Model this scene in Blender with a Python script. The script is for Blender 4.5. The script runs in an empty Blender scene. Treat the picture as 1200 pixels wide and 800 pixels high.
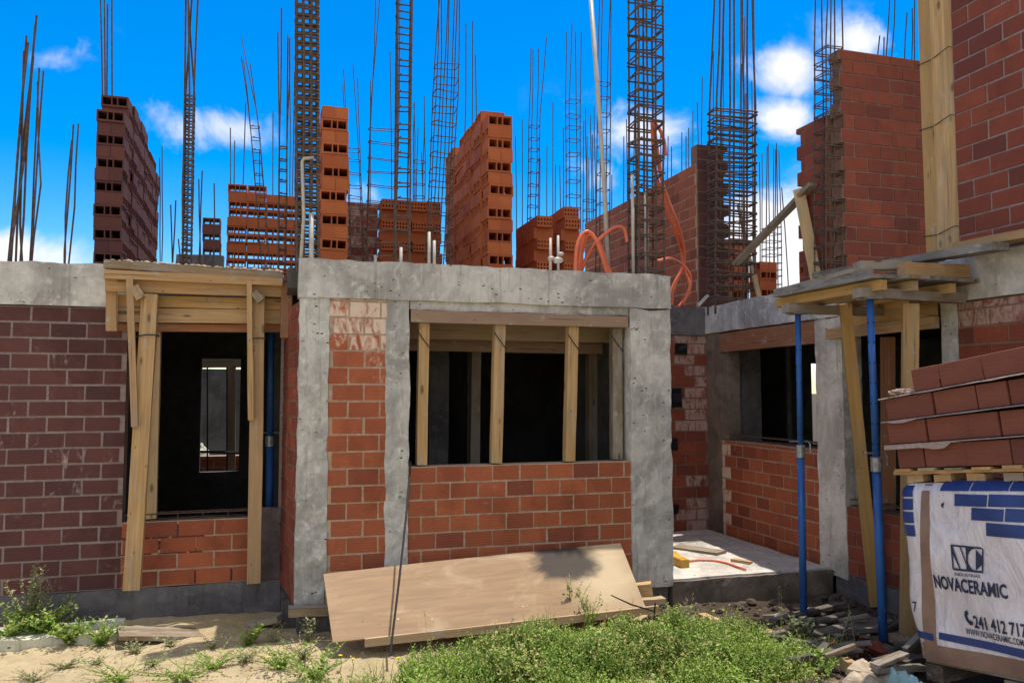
import bpy, math, random
from mathutils import Vector, Matrix, noise, Euler

R = random.Random(7)
V = Vector
scene = bpy.context.scene
COL = scene.collection

# ------------------------------------------------------------------ camera
F_PX, YAW, PITCH, EYE = 940.0, math.radians(16.59), math.radians(3.65), 1.7
cam_data = bpy.data.cameras.new('camera')
cam = bpy.data.objects.new('camera', cam_data)
COL.objects.link(cam)
cam.location = (0, 0, EYE)
cam.rotation_euler = (math.pi / 2 + PITCH, 0, -YAW)
cam_data.sensor_width = 36.0
cam_data.lens = F_PX / 1200 * 36
cam_data.clip_start, cam_data.clip_end = 0.05, 3000
scene.camera = cam
CM = Euler((math.pi / 2 + PITCH, 0, -YAW)).to_matrix()


def at(px, py, x=None, y=None, z=None):
    """the point of the place seen at a pixel of the photograph, on the plane x=, y= or z="""
    d = CM @ V(((px - 600) / F_PX, -(py - 400) / F_PX, -1))
    if y is not None:
        t = y / d.y
    elif x is not None:
        t = x / d.x
    else:
        t = (z - EYE) / d.z
    return V((0, 0, EYE)) + d * t


# ------------------------------------------------------------------ materials
class NT:
    def __init__(s, name):
        s.m = bpy.data.materials.new(name)
        s.m.use_nodes = True
        s.t = s.m.node_tree
        s.t.nodes.clear()
        s.out = s.n('ShaderNodeOutputMaterial')
        s.p = s.n('ShaderNodeBsdfPrincipled')
        s.l(s.p.outputs[0], s.out.inputs[0])

    def n(s, kind, **kw):
        nd = s.t.nodes.new(kind)
        for k, v in kw.items():
            setattr(nd, k, v)
        return nd

    def l(s, a, b):
        s.t.links.new(a, b)

    def put(s, sock, v):
        if hasattr(v, 'is_output') or hasattr(v, 'links'):
            s.l(v, sock)
        else:
            sock.default_value = v

    def attr(s, name):
        return s.n('ShaderNodeAttribute', attribute_name=name)

    def coord(s, kind='Object'):
        return s.n('ShaderNodeTexCoord').outputs[kind]

    def scale(s, vec, sc):
        m = s.n('ShaderNodeMapping')
        s.l(vec, m.inputs['Vector'])
        m.inputs['Scale'].default_value = sc
        return m.outputs[0]

    def noise(s, vec, scale, detail=4, rough=.55, dist=0):
        nd = s.n('ShaderNodeTexNoise')
        s.l(vec, nd.inputs['Vector'])
        nd.inputs['Scale'].default_value = scale
        nd.inputs['Detail'].default_value = detail
        nd.inputs['Roughness'].default_value = rough
        nd.inputs['Distortion'].default_value = dist
        return nd.outputs['Fac']

    def voro(s, vec, scale, out='Distance', feature='F1'):
        nd = s.n('ShaderNodeTexVoronoi', feature=feature)
        s.l(vec, nd.inputs['Vector'])
        nd.inputs['Scale'].default_value = scale
        return nd.outputs[out]

    def ramp(s, fac, a, b, lo=0., hi=1.):
        nd = s.n('ShaderNodeMapRange', interpolation_type='SMOOTHSTEP')
        s.l(fac, nd.inputs[0])
        for i, v in enumerate((a, b, lo, hi)):
            nd.inputs[i + 1].default_value = v
        return nd.outputs[0]

    def math(s, op, a, b=0.):
        nd = s.n('ShaderNodeMath', operation=op)
        s.put(nd.inputs[0], a)
        s.put(nd.inputs[1], b)
        return nd.outputs[0]

    def mix(s, fac, a, b, blend='MIX'):
        nd = s.n('ShaderNodeMix', data_type='RGBA', blend_type=blend)
        s.put(nd.inputs[0], fac)
        for i, v in ((6, a), (7, b)):
            if isinstance(v, (tuple, list)):
                nd.inputs[i].default_value = (*v[:3], 1)
            else:
                s.l(v, nd.inputs[i])
        return nd.outputs[2]

    def finish(s, col, rough=.8, height=None, bump=.3, dist=.01, spec=.3):
        if isinstance(col, (tuple, list)):
            s.p.inputs['Base Color'].default_value = (*col[:3], 1)
        else:
            s.l(col, s.p.inputs['Base Color'])
        s.put(s.p.inputs['Roughness'], rough)
        s.p.inputs['Specular IOR Level'].default_value = spec
        if height is not None:
            b = s.n('ShaderNodeBump')
            b.inputs['Strength'].default_value = bump
            b.inputs['Distance'].default_value = dist
            s.l(height, b.inputs['Height'])
            s.l(b.outputs[0], s.p.inputs['Normal'])
        return s.m


def brick_mat(name, c1, c2, c3, smear=(.42, .38, .35), tint=True):
    """fired clay; the attribute tint gives each brick of a wall its own shade (r) and its mortar smears (g)"""
    s = NT(name)
    if tint:
        a = s.attr('tint')
        sep = s.n('ShaderNodeSeparateColor')
        s.l(a.outputs['Color'], sep.inputs[0])
        r, g = sep.outputs[0], sep.outputs[1]
    else:
        r, g = s.n('ShaderNodeObjectInfo').outputs['Random'], None
    co = s.attr('gr').outputs['Vector']
    big = s.noise(co, 5, 4, .6)
    fine = s.noise(co, 60, 5, .65)
    col = s.mix(s.ramp(r, .0, .75), c1, c2)
    col = s.mix(s.ramp(r, .8, 1.), col, c3)
    col = s.mix(s.ramp(big, .3, .75, 0, .45), col, c3)
    col = s.mix(s.ramp(fine, .35, .8, 0, .35), col, tuple(.5 * x for x in c1))
    # pale dust and mortar spread by the trowel
    dirt = s.noise(s.scale(co, (1, 1, .6)), 2.6, 7, .7, .5)
    col = s.mix(s.ramp(dirt, .5, .72, 0, .55), col, tuple(.42 * x for x in c2))
    dust = s.ramp(s.noise(co, 11, 7, .72, .6), .58, .8, 0, .35)
    col = s.mix(dust, col, smear)
    if g is not None:
        sm = s.noise(s.scale(co, (1, 1, .45)), 16, 6, .68, 1.0)
        amt = s.ramp(s.math('ADD', sm, g), .78, 1.02, 0, .92)
        col = s.mix(amt, col, tuple(min(.75, 1.22 * x) for x in smear))
    lines = s.n('ShaderNodeTexWave', wave_type='BANDS', bands_direction='Z')
    s.l(co, lines.inputs['Vector'])
    lines.inputs['Scale'].default_value = 16
    lines.inputs['Distortion'].default_value = .6
    h = s.math('ADD', s.math('MULTIPLY', lines.outputs['Fac'], .35), s.math('ADD', fine, big))
    return s.finish(col, .85, h, .45, .006, .25)


def mortar_mat(name, c):
    s = NT(name)
    co = s.attr('gr').outputs['Vector']
    n = s.noise(co, 30, 6, .7)
    b = s.noise(co, 3, 4, .6)
    col = s.mix(s.ramp(n, .3, .75), tuple(.6 * x for x in c), c)
    col = s.mix(s.ramp(b, .35, .75, 0, .5), col, tuple(x * y for x, y in zip(c, (.75, .62, .52))))
    return s.finish(col, .95, n, .8, .008, .1)


def concrete_mat(name, c, dark=.55, streak=.5, warm=(.9, .82, .72)):
    s = NT(name)
    co = s.attr('gr').outputs['Vector']
    big = s.noise(co, 1.9, 8, .68, .6)
    med = s.noise(co, 11, 8, .7, .3)
    fine = s.noise(co, 130, 4, .75)
    st = s.noise(s.scale(co, (14, 14, .9)), 1.7, 7, .7)
    st2 = s.noise(s.scale(co, (40, 40, 1.6)), 1.5, 5, .7)
    col = s.mix(s.ramp(big, .36, .66), tuple(dark * x for x in c), c)
    col = s.mix(s.ramp(med, .5, .68, 0, .55), col, tuple(min(.85, x * 1.3) for x in c))
    col = s.mix(s.ramp(med, .46, .3, 0, .5), col, tuple(x * y * .6 for x, y in zip(c, warm)))
    col = s.mix(s.ramp(st, .53, .72, 0, streak), col, tuple(x * y * .42 for x, y in zip(c, warm)))
    col = s.mix(s.ramp(st2, .56, .74, 0, streak * .6), col, tuple(min(.9, x * 1.35) for x in c))
    col = s.mix(s.ramp(fine, .45, .8, 0, .45), col, tuple(.45 * x for x in c))
    # air holes and gouges left by the forms
    dv = s.scale(co, (1, 1, 2.2))
    vo = s.voro(dv, 13)
    keep = s.ramp(s.noise(co, 4.5, 4), .52, .57)
    pit = s.math('MULTIPLY', s.ramp(s.math('ADD', vo, s.math('MULTIPLY', s.math('SUBTRACT', fine, .5), .25)), .1, .17, 1, 0), keep)
    vs = s.voro(co, 45)
    pit = s.math('MAXIMUM', pit, s.math('MULTIPLY', s.ramp(vs, .1, .17, .8, 0), s.ramp(s.noise(co, 2.2, 4), .58, .66)))
    col = s.mix(pit, col, tuple(.13 * x for x in c))
    rust = s.ramp(s.noise(s.scale(co, (5, 5, 1.1)), 1.3, 6, .7, .4), .62, .76, 0, .4)
    col = s.mix(rust, col, (.3, .19, .11))
    # seams of the form boards
    sep = s.n('ShaderNodeSeparateXYZ')
    s.l(co, sep.inputs[0])
    h = s.math('SUBTRACT', s.math('ADD', s.math('MULTIPLY', med, 1.4), s.math('MULTIPLY', fine, .6)), s.math('MULTIPLY', pit, 2.2))
    h = s.math('ADD', h, big)
    return s.finish(col, .92, h, .6, .012, .15)


def wood_mat(name, c1, c2, stain=.3, knot=True, grey=0.):
    s = NT(name)
    co = s.attr('gr').outputs['Vector']
    g1 = s.noise(s.scale(co, (1.1, 26, 26)), 1.6, 5, .6, .5)
    g2 = s.noise(s.scale(co, (2.5, 90, 90)), 1.5, 3, .6)
    b = s.noise(s.scale(co, (2.2, 5, 5)), 1.2, 5, .65)
    col = s.mix(s.ramp(g1, .3, .7), c1, c2)
    col = s.mix(s.ramp(g2, .35, .75, 0, .4), col, tuple(.45 * x for x in c1))
    sep = s.n('ShaderNodeSeparateColor')
    s.l(s.attr('tint').outputs['Color'], sep.inputs[0])
    col = s.mix(s.ramp(sep.outputs[0], .35, 1., 0, .55), col, tuple(x * y for x, y in zip(c2, (.8, .72, .7))))
    col = s.mix(s.ramp(sep.outputs[1], .4, 1., 0, .45), col, (.36, .31, .24))
    wea = s.noise(s.scale(co, (.9, 3.5, 3.5)), 1.7, 7, .72, .4)
    col = s.mix(s.ramp(wea, .5, .7, 0, .55), col, (.27, .235, .19))
    split = s.noise(s.scale(co, (.7, 45, 45)), 1.3, 2, .5)
    col = s.mix(s.ramp(split, .68, .72, 0, .8), col, (.06, .045, .035))
    col = s.mix(s.ramp(b, .5, .78, 0, stain), col, (.075, .06, .05))
    if grey:
        gn = s.noise(s.scale(co, (1.2, 4, 4)), 2.2, 5, .7)
        col = s.mix(s.ramp(gn, .42, .62, 0, grey), col, (.3, .29, .27))
    sp = s.noise(s.scale(co, (3, 6, 6)), 2.4, 7, .75, .4)
    col = s.mix(s.ramp(sp, .56, .68, 0, .7), col, (.4, .37, .32))
    nails = s.voro(s.scale(co, (5, 14, 14)), 1.3)
    col = s.mix(s.ramp(nails, .05, .08, .85, 0), col, (.05, .04, .035))
    if knot:
        vo = s.voro(s.scale(co, (3.1, 9, 9)), 1.)
        col = s.mix(s.ramp(vo, .06, .15, .85, 0), col, tuple(.22 * x for x in c1))
    return s.finish(col, .75, s.math('ADD', g1, g2), .35, .004, .25)


def plain(name, c, rough=.6, var=.3, sc=12, metal=0, bump=.15, spec=.4, c2=None):
    s = NT(name)
    co = s.attr('gr').outputs['Vector']
    n = s.noise(co, sc, 6, .65)
    col = s.mix(s.ramp(n, .3, .75), c2 or tuple((1 - var) * x for x in c), c)
    s.p.inputs['Metallic'].default_value = metal
    return s.finish(col, rough, n, bump, .004, spec)


M = {}
M['brick'] = brick_mat('fired red brick', (.44, .128, .056), (.34, .094, .043), (.22, .064, .04), (.58, .47, .38))
M['brick_darkened'] = brick_mat('fired brick darkened', (.135, .052, .046), (.105, .042, .039), (.08, .036, .037), (.34, .27, .26))  # red brick with the dimming at the view's edge put into its colour
M['brick_deep'] = brick_mat('fired deep red brick', (.3, .075, .038), (.22, .056, .033), (.15, .043, .032), (.36, .25, .21))  # on the right wing, edge dimming is put into this deeper red
M['mortar'] = mortar_mat('beige mortar', (.56, .42, .31))
M['mortar_pale'] = mortar_mat('pale mortar', (.36, .285, .28))
M['mortar_dim'] = mortar_mat('dull red mortar', (.3, .18, .13))
M['stack'] = brick_mat('loose hollow brick clay', (.52, .15, .05), (.43, .115, .04), (.34, .085, .038), (.55, .32, .22), False)
M['stack_dark'] = brick_mat('darkened hollow brick clay', (.15, .056, .044), (.125, .047, .039), (.1, .04, .036), (.3, .18, .15), False)  # stack clay darkened; the left stack's edge dimming sits in the colour
M['pallet_clay'] = brick_mat('smooth brown brick clay', (.215, .072, .045), (.165, .055, .038), (.125, .043, .034), (.3, .14, .1), False)
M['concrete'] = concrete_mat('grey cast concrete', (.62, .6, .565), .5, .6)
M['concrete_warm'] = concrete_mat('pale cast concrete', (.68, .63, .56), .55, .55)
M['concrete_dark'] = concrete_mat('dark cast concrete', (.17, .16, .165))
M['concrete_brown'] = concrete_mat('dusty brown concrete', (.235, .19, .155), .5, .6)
M['yard'] = concrete_mat('dark rendered yard wall', (.075, .075, .08))  # shade on the yard wall is put into its base colour
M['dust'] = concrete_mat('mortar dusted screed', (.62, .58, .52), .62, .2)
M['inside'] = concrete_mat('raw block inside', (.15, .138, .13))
M['wood'] = wood_mat('fresh pine', (.56, .365, .175), (.4, .24, .105), .25)
M['wood_yellow'] = wood_mat('yellow pine', (.62, .41, .16), (.47, .28, .095), .3)
M['wood_old'] = wood_mat('weathered pine', (.3, .22, .13), (.19, .14, .09), .5, True, .55)
M['wood_red'] = wood_mat('reddish form plank', (.34, .15, .07), (.26, .11, .055), .3, False)
M['wood_grey'] = wood_mat('grey form plank', (.2, .175, .145), (.12, .105, .09), .5, False, .6)
M['ply'] = None
M['rebar'] = plain('rusty steel', (.15, .092, .062), .8, .5, 22, 0, .4, .3, (.055, .042, .038))
M['wire'] = plain('black wire', (.02, .018, .017), .6, .3)
M['pvc'] = plain('dusty pipe plastic', (.5, .46, .4), .45, .25)
M['conduit'] = plain('orange conduit plastic', (.75, .17, .07), .4, .25, 8)
def prop_paint():
    s = NT('worn blue prop paint')
    co = s.attr('gr').outputs['Vector']
    n = s.noise(s.scale(co, (1, 1, .4)), 9, 7, .7, .3)
    sc = s.noise(s.scale(co, (3, 3, .8)), 22, 5, .75)
    col = s.mix(s.ramp(n, .35, .7), (.014, .07, .25), (.02, .115, .38))
    col = s.mix(s.ramp(sc, .6, .68, 0, .9), col, (.13, .07, .04))
    col = s.mix(s.ramp(s.noise(co, 14, 7, .75), .62, .72, 0, .75), col, (.4, .38, .35))
    return s.finish(col, s.ramp(n, .3, .7, .4, .75), s.math('SUBTRACT', n, sc), .3, .004, .4)


M['blue'] = prop_paint()
M['zinc'] = plain('worn zinc', (.42, .42, .43), .45, .5, 30, .6)
M['feet'] = wood_mat('dark pallet feet', (.12, .09, .06), (.08, .06, .045), .5)  # darker wood tone for the pallet feet
M['wood_shaded'] = wood_mat('shade darkened scrap wood', (.1, .08, .062), (.06, .05, .04), .5, True, .25)  # scrap wood with the heap's shade put into its colour
M['black'] = plain('black plastic', (.012, .013, .018), .4, .3)
M['wrap'] = None
M['ink'] = plain('navy print', (.022, .048, .2), .4, .3, 6)
M['dark_ink'] = plain('dark navy print', (.014, .02, .07), .4, .3, 6)
M['tape'] = plain('brown packing tape', (.27, .16, .12), .35, .25, 9, 0, .1, .5)
M['film'] = plain('pale wrapping film', (.42, .31, .26), .45, .4, 30, 0, .5)
M['tarp'] = plain('pale blue tarp', (.3, .5, .62), .5, .3, 9, 0, .3)
M['slab_white'] = concrete_mat('whitewashed slab', (.66, .65, .52), .7)
M['rubble'] = plain('dusty rubble', (.5, .4, .29), .95, .45, 20, 0, .8)
M['dirt'] = plain('shade darkened dusty rubble', (.11, .08, .062), .95, .5, 18, 0, .8)  # rubble toned down, shade below the props put into the colour
M['yellow'] = plain('yellow plastic', (.7, .4, .05), .5, .4, 12)
M['petal'] = plain('yellow petal', (.8, .6, .02), .6, .2)
M['sill_stain'] = concrete_mat('stained plaster', (.19, .15, .15))


def leaf_mat(name, c1, c2, c3):
    s = NT(name)
    a = s.attr('tint')
    sep = s.n('ShaderNodeSeparateColor')
    s.l(a.outputs['Color'], sep.inputs[0])
    col = s.mix(s.ramp(sep.outputs[0], 0, .7), c1, c2)
    col = s.mix(s.ramp(sep.outputs[1], .5, 1.), col, c3)
    s.finish(col, .6, spec=.3)
    tr = s.n('ShaderNodeBsdfTranslucent')
    s.l(col, tr.inputs[0])
    mx = s.n('ShaderNodeMixShader')
    mx.inputs[0].default_value = .3
    s.l(s.p.outputs[0], mx.inputs[1])
    s.l(tr.outputs[0], mx.inputs[2])
    s.l(mx.outputs[0], s.out.inputs[0])
    return s.m


M['leaf'] = leaf_mat('weed leaves', (.12, .225, .03), (.3, .43, .075), (.46, .44, .16))
M['leaf_pale'] = leaf_mat('pale dusty leaves', (.2, .22, .1), (.32, .33, .17), (.42, .36, .2))


def ground_mat():
    s = NT('sandy earth')
    co = s.coord('Object')
    big = s.noise(co, .9, 6, .6, .5)
    med = s.noise(co, 6, 8, .7)
    fine = s.noise(co, 120, 4, .7)
    col = s.mix(s.ramp(big, .35, .7), (.6, .48, .28), (.74, .6, .38))
    col = s.mix(s.ramp(med, .45, .75, 0, .6), col, (.36, .27, .165))
    col = s.mix(s.ramp(fine, .45, .8, 0, .45), col, (.3, .225, .15))
    vo = s.voro(co, 26)
    peb = s.ramp(vo, .06, .16, .8, 0)
    peb = s.math('MULTIPLY', peb, s.ramp(s.noise(co, 4, 3), .5, .6))
    col = s.mix(peb, col, (.2, .17, .14))
    # shade under the canopy by the wing, painted into the earth colour
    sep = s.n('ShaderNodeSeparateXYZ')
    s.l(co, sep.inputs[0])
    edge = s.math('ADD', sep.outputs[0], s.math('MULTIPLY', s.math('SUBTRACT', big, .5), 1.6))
    wing_shade = s.ramp(edge, 2.75, 3.2, 0, .95)
    col = s.mix(wing_shade, col, (.06, .045, .036))
    clod = s.noise(co, 22, 7, .72)
    col = s.mix(s.ramp(clod, .56, .74, 0, .55), col, (.33, .25, .155))
    h = s.math('ADD', s.math('MULTIPLY', med, 2.2), s.math('ADD', s.math('MULTIPLY', clod, 1.6), s.math('ADD', fine, peb)))
    return s.finish(col, .95, h, .9, .02, .12)


def ply_mat():
    s = NT('used plywood')
    co = s.attr('gr').outputs['Vector']
    g = s.noise(s.scale(co, (1.2, 12, 12)), 2, 5, .6, .4)
    b = s.noise(s.scale(co, (1.6, 2.6, 1)), 1.5, 6, .65, .5)
    d = s.noise(co, 14, 6, .7)
    col = s.mix(s.ramp(g, .3, .7), (.25, .155, .085), (.32, .2, .108))
    col = s.mix(s.ramp(b, .48, .72, 0, .7), col, (.46, .35, .22))
    col = s.mix(s.ramp(d, .55, .8, 0, .35), col, (.22, .13, .085))
    vo = s.voro(s.scale(co, (1, .9, 1)), 9)
    col = s.mix(s.ramp(vo, .03, .06, .8, 0), col, (.07, .05, .04))
    vo2 = s.voro(s.scale(co, (.8, 1.7, 1)), 5.3)
    col = s.mix(s.ramp(vo2, .025, .05, .8, 0), col, (.75, .7, .6))
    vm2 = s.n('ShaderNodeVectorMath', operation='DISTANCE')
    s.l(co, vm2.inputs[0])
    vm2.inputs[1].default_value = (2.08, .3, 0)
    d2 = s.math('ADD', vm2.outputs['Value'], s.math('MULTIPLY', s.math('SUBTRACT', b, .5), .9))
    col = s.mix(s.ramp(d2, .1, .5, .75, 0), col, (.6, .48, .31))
    # a shadow blotch painted into the colour near one upper corner
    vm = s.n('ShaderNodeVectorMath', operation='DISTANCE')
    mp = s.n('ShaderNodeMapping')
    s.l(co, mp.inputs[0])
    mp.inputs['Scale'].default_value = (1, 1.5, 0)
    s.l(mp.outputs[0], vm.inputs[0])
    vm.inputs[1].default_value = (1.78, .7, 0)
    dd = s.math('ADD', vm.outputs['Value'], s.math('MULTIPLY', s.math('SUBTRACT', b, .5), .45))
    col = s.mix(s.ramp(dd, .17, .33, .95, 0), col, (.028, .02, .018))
    return s.finish(col, .6, s.math('ADD', g, d), .2, .004, .3)


def wrap_mat():
    s = NT('white printed film')
    co = s.attr('gr').outputs['Vector']
    n = s.noise(s.scale(co, (1, 1, .6)), 7, 5, .6, 1.2)
    n2 = s.noise(s.scale(co, (3, 3, 1)), 3, 3, .5, .5)
    col = s.mix(s.ramp(n, .35, .7), (.55, .5, .54), (.68, .63, .66))
    return s.finish(col, .27, s.math('ADD', n, n2), .7, .035, .5)


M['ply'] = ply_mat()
M['wrap'] = wrap_mat()
M['ground'] = ground_mat()


# ------------------------------------------------------------------ mesh building
class MB:
    def __init__(s):
        s.v, s.f, s.mi, s.t, s.g = [], [], [], [], []

    def add(s, vs, fs, mi=0, tint=(.5, 0, 0), gr=None):
        b = len(s.v)
        s.v += [V(p) for p in vs]
        s.f += [tuple(b + i for i in f) for f in fs]
        s.mi += [mi] * len(fs)
        s.t += [tint] * len(vs)
        s.g += [V(p) for p in (gr if gr is not None else vs)]

    def hexa(s, c8, mi=0, tint=(.5, 0, 0), gr=None):
        s.add(c8, [(0, 3, 2, 1), (4, 5, 6, 7), (0, 1, 5, 4), (1, 2, 6, 5), (2, 3, 7, 6), (3, 0, 4, 7)], mi, tint, gr)

    def box(s, x0, x1, y0, y1, z0, z1, mi=0, tint=(.5, 0, 0), jit=0.):
        c = [V((x, y, z)) for z in (z0, z1) for x, y in ((x0, y0), (x1, y0), (x1, y1), (x0, y1))]
        if jit:
            c = [p + V((R.uniform(-jit, jit), R.uniform(-jit, jit), R.uniform(-jit, jit))) for p in c]
        s.hexa(c, mi, tint)

    def plank(s, a, b, w, t, up=(0, 0, 1), mi=0, jit=.002, warp=.004, seg=5):
        """a board from a to b: w across, t along up"""
        a, b = V(a), V(b)
        d = b - a
        L = d.length
        d.normalize()
        side = d.cross(V(up))
        if side.length < 1e-4:
            side = d.cross(V((0, 1, 0)))
        side.normalize()
        u = side.cross(d).normalized()
        o = V((R.uniform(0, 30), R.uniform(0, 30), R.uniform(0, 30)))
        vs, gr = [], []
        ph, am = R.uniform(0, 6), R.uniform(-warp, warp)
        for i in range(seg + 1):
            k = i / seg
            c = a + d * (L * k) + u * (am * math.sin(ph + 3 * k)) + side * (am * .7 * math.cos(ph + 2.3 * k))
            for sw, su in ((-1, -1), (1, -1), (1, 1), (-1, 1)):
                q = (sw * w / 2 + R.uniform(-jit, jit), su * t / 2 + R.uniform(-jit, jit))
                vs.append(c + side * q[0] + u * q[1])
                gr.append(o + V((L * k, q[0], q[1])))
        fs = [(0, 1, 2, 3), tuple(4 * seg + i for i in (3, 2, 1, 0))]
        for i in range(seg):
            for j in range(4):
                p, q = 4 * i + j, 4 * i + (j + 1) % 4
                fs.append((q, p, p + 4, q + 4))
        s.add(vs, fs, mi, (R.random(), R.random(), 0), gr)

    def tube(s, pts, r, n=6, mi=0, closed=False, tint=(.5, 0, 0)):
        pts = [V(p) for p in pts]
        m = len(pts)
        rr = r if isinstance(r, (list, tuple)) else [r] * m
        vs = []
        ref = None
        for i, p in enumerate(pts):
            if closed:
                d = pts[(i + 1) % m] - pts[i - 1]
            else:
                d = pts[min(i + 1, m - 1)] - pts[max(i - 1, 0)]
            d.normalize()
            if ref is None:
                ref = V((0, 0, 1)) if abs(d.z) < .9 else V((1, 0, 0))
            a = d.cross(ref)
            if a.length < 1e-5:
                a = d.cross(V((.3, 1, .1)))
            a.normalize()
            b = d.cross(a).normalized()
            ref = a.cross(d)
            for k in range(n):
                t = 2 * math.pi * k / n
                vs.append(p + (a * math.cos(t) + b * math.sin(t)) * rr[i])
        fs = []
        for i in range(m if closed else m - 1):
            j = (i + 1) % m
            for k in range(n):
                k2 = (k + 1) % n
                fs.append((i * n + k, i * n + k2, j * n + k2, j * n + k))
        if not closed:
            fs.append(tuple(range(n - 1, -1, -1)))
            fs.append(tuple((m - 1) * n + k for k in range(n)))
        s.add(vs, fs, mi, tint)

    def cast(s, x0, x1, y0, y1, z0, z1, res=.06, amp=.004, top=.0, mi=0, mtx=None):
        """a cast concrete member: gridded faces with uneven surface, chipped arrises, a rough top"""
        def grid(o, du, dv):
            nu = max(1, min(90, round(du.length / res)))
            nv = max(1, min(40, round(dv.length / res)))
            vs = []
            for j in range(nv + 1):
                for i in range(nu + 1):
                    p = o + du * (i / nu) + dv * (j / nv)
                    q = p + noise.noise_vector(p * 4.5) * amp + noise.noise_vector(p * 15) * amp * .8
                    on = sum(1 for c, lo, hi in ((p.x, x0, x1), (p.y, y0, y1), (p.z, z0, z1)) if min(abs(c - lo), abs(c - hi)) < 1e-5)
                    if on >= 2:
                        k = max(0, noise.noise(p * 9 + V((3, 7, 1)))) * amp * 2.4
                        q += (V(((x0 + x1) / 2, (y0 + y1) / 2, (z0 + z1) / 2)) - p).normalized() * k
                    if top and abs(p.z - z1) < 1e-5:
                        q.z += noise.noise(p * 5) * top + noise.noise(p * 23) * top * .5
                    vs.append(q)
            fs = [(j * (nu + 1) + i, j * (nu + 1) + i + 1, (j + 1) * (nu + 1) + i + 1, (j + 1) * (nu + 1) + i) for j in range(nv) for i in range(nu)]
            s.add([mtx @ q for q in vs] if mtx else vs, fs, mi)
        X, Y, Z = V((x1 - x0, 0, 0)), V((0, y1 - y0, 0)), V((0, 0, z1 - z0))
        o = V((x0, y0, z0))
        grid(o, X, Z)
        grid(o + Y + X, -X, Z)
        grid(o + Y, -Y, Z)
        grid(o + X, Y, Z)
        grid(o + Z, X, Y)
        grid(o + Y, X, -Y)

    def stone(s, c, r, seed, flat=.6, mi=0, n=7):
        vs, fs = [], []
        for j in range(n + 1):
            th = math.pi * j / n
            for i in range(n + 2):
                ph = 2 * math.pi * i / (n + 2)
                d = V((math.sin(th) * math.cos(ph), math.sin(th) * math.sin(ph), math.cos(th)))
                k = 1 + .55 * noise.noise(d * 1.3 + V((seed * 3.1, seed, 0)))
                p = d * r * k
                # flatten into facets
                for q in range(4):
                    nn = V((math.sin(seed * 7 + q * 2.4), math.cos(seed * 5 + q * 1.7), math.sin(seed + q * 3.3))).normalized()
                    e = p.dot(nn) - r * .62
                    if e > 0:
                        p -= nn * e
                p.z *= flat
                vs.append(V(c) + p)
        w = n + 2
        for j in range(n):
            for i in range(w):
                fs.append((j * w + i, (j + 1) * w + i, (j + 1) * w + (i + 1) % w, j * w + (i + 1) % w))
        s.add(vs, fs, mi)

    def build(s, name, mat, parent=None, origin=None, label=None, cat=None, group=None, kind=None, smooth=False):
        if origin is None:
            if parent is not None:
                origin = parent['_o']
            else:
                xs, ys, zs = zip(*[tuple(p) for p in s.v])
                origin = ((min(xs) + max(xs)) / 2, (min(ys) + max(ys)) / 2, min(zs))
        o = V(origin)
        me = bpy.data.meshes.new(name)
        me.from_pydata([p - o for p in s.v], [], s.f)
        for m in (mat if isinstance(mat, (list, tuple)) else [mat]):
            me.materials.append(m)
        me.polygons.foreach_set('material_index', s.mi)
        a = me.attributes.new('tint', 'FLOAT_COLOR', 'POINT')
        a.data.foreach_set('color', [c for t in s.t for c in (*t, 1.)])
        a = me.attributes.new('gr', 'FLOAT_VECTOR', 'POINT')
        a.data.foreach_set('vector', [c for p in s.g for c in p])
        if smooth:
            me.polygons.foreach_set('use_smooth', [True] * len(me.polygons))
        me.update()
        ob = bpy.data.objects.new(name, me)
        COL.objects.link(ob)
        if parent is not None:
            ob.parent = parent
            ob['_o'] = list(o)
            ORIG.append(ob)
            if label:
                ob['label'] = label
        else:
            ob.location = o
            tag(ob, label, cat, group, kind)
        return ob


ORIG = []


def tag(o, label=None, cat=None, group=None, kind=None):
    for k, v in (('label', label), ('category', cat), ('group', group), ('kind', kind)):
        if v:
            o[k] = v


def thing(name, loc, label, cat, group=None):
    o = bpy.data.objects.new(name, None)
    o.empty_display_size = .1
    COL.objects.link(o)
    o.location = loc
    o['_o'] = list(loc)
    ORIG.append(o)
    tag(o, label, cat, group)
    return o


def one(name, mat, label, cat, group=None, **kw):
    """build a single-mesh thing from a callable that fills it"""
    def deco(fn):
        mb = MB()
        fn(mb)
        return mb.build(name, mat, label=label, cat=cat, group=group, **kw)
    return deco


# ------------------------------------------------------------------ levels and lines of the house
Z_FLOOR, Z_TOP = .2, 2.65
Y_BAY, Y_LEFT, Y_BACK, X_WING = 5.85, 6.7, 7.9, 4.61
YR = 10.7
XB0, XB1 = .174, 3.075


def hgt(x, y):
    h = .024 * noise.noise(V((x * 1.3, y * 1.3, 0))) + .016 * noise.noise(V((x * 4, y * 4, 3))) + .012 * noise.noise(V((x * 9, y * 9, 6))) + .006 * noise.noise(V((x * 19, y * 19, 9)))
    h += .05 * math.exp(-((x - 1.8) / 1.5) ** 2 - ((y - 4.6) / .55) ** 2)
    h += .035 * math.exp(-((x + .1) / .9) ** 2 - ((y - 5.5) / .5) ** 2)
    h += .05 * math.exp(-((x - 3.3) / .5) ** 2 - ((y - 3.9) / .5) ** 2)
    h += .13 * math.exp(-((x - 4.0) / .6) ** 2 - ((y - 2.8) / .6) ** 2)
    return h


def axis(lo, hi, step, far):
    a = [lo + i * step for i in range(round((hi - lo) / step) + 1)]
    e = []
    d, g = 0, step
    while d < far:
        g *= 1.45
        d += g
        e.append(d)
    return [lo - k for k in reversed(e)] + a + [hi + k for k in e]


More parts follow.
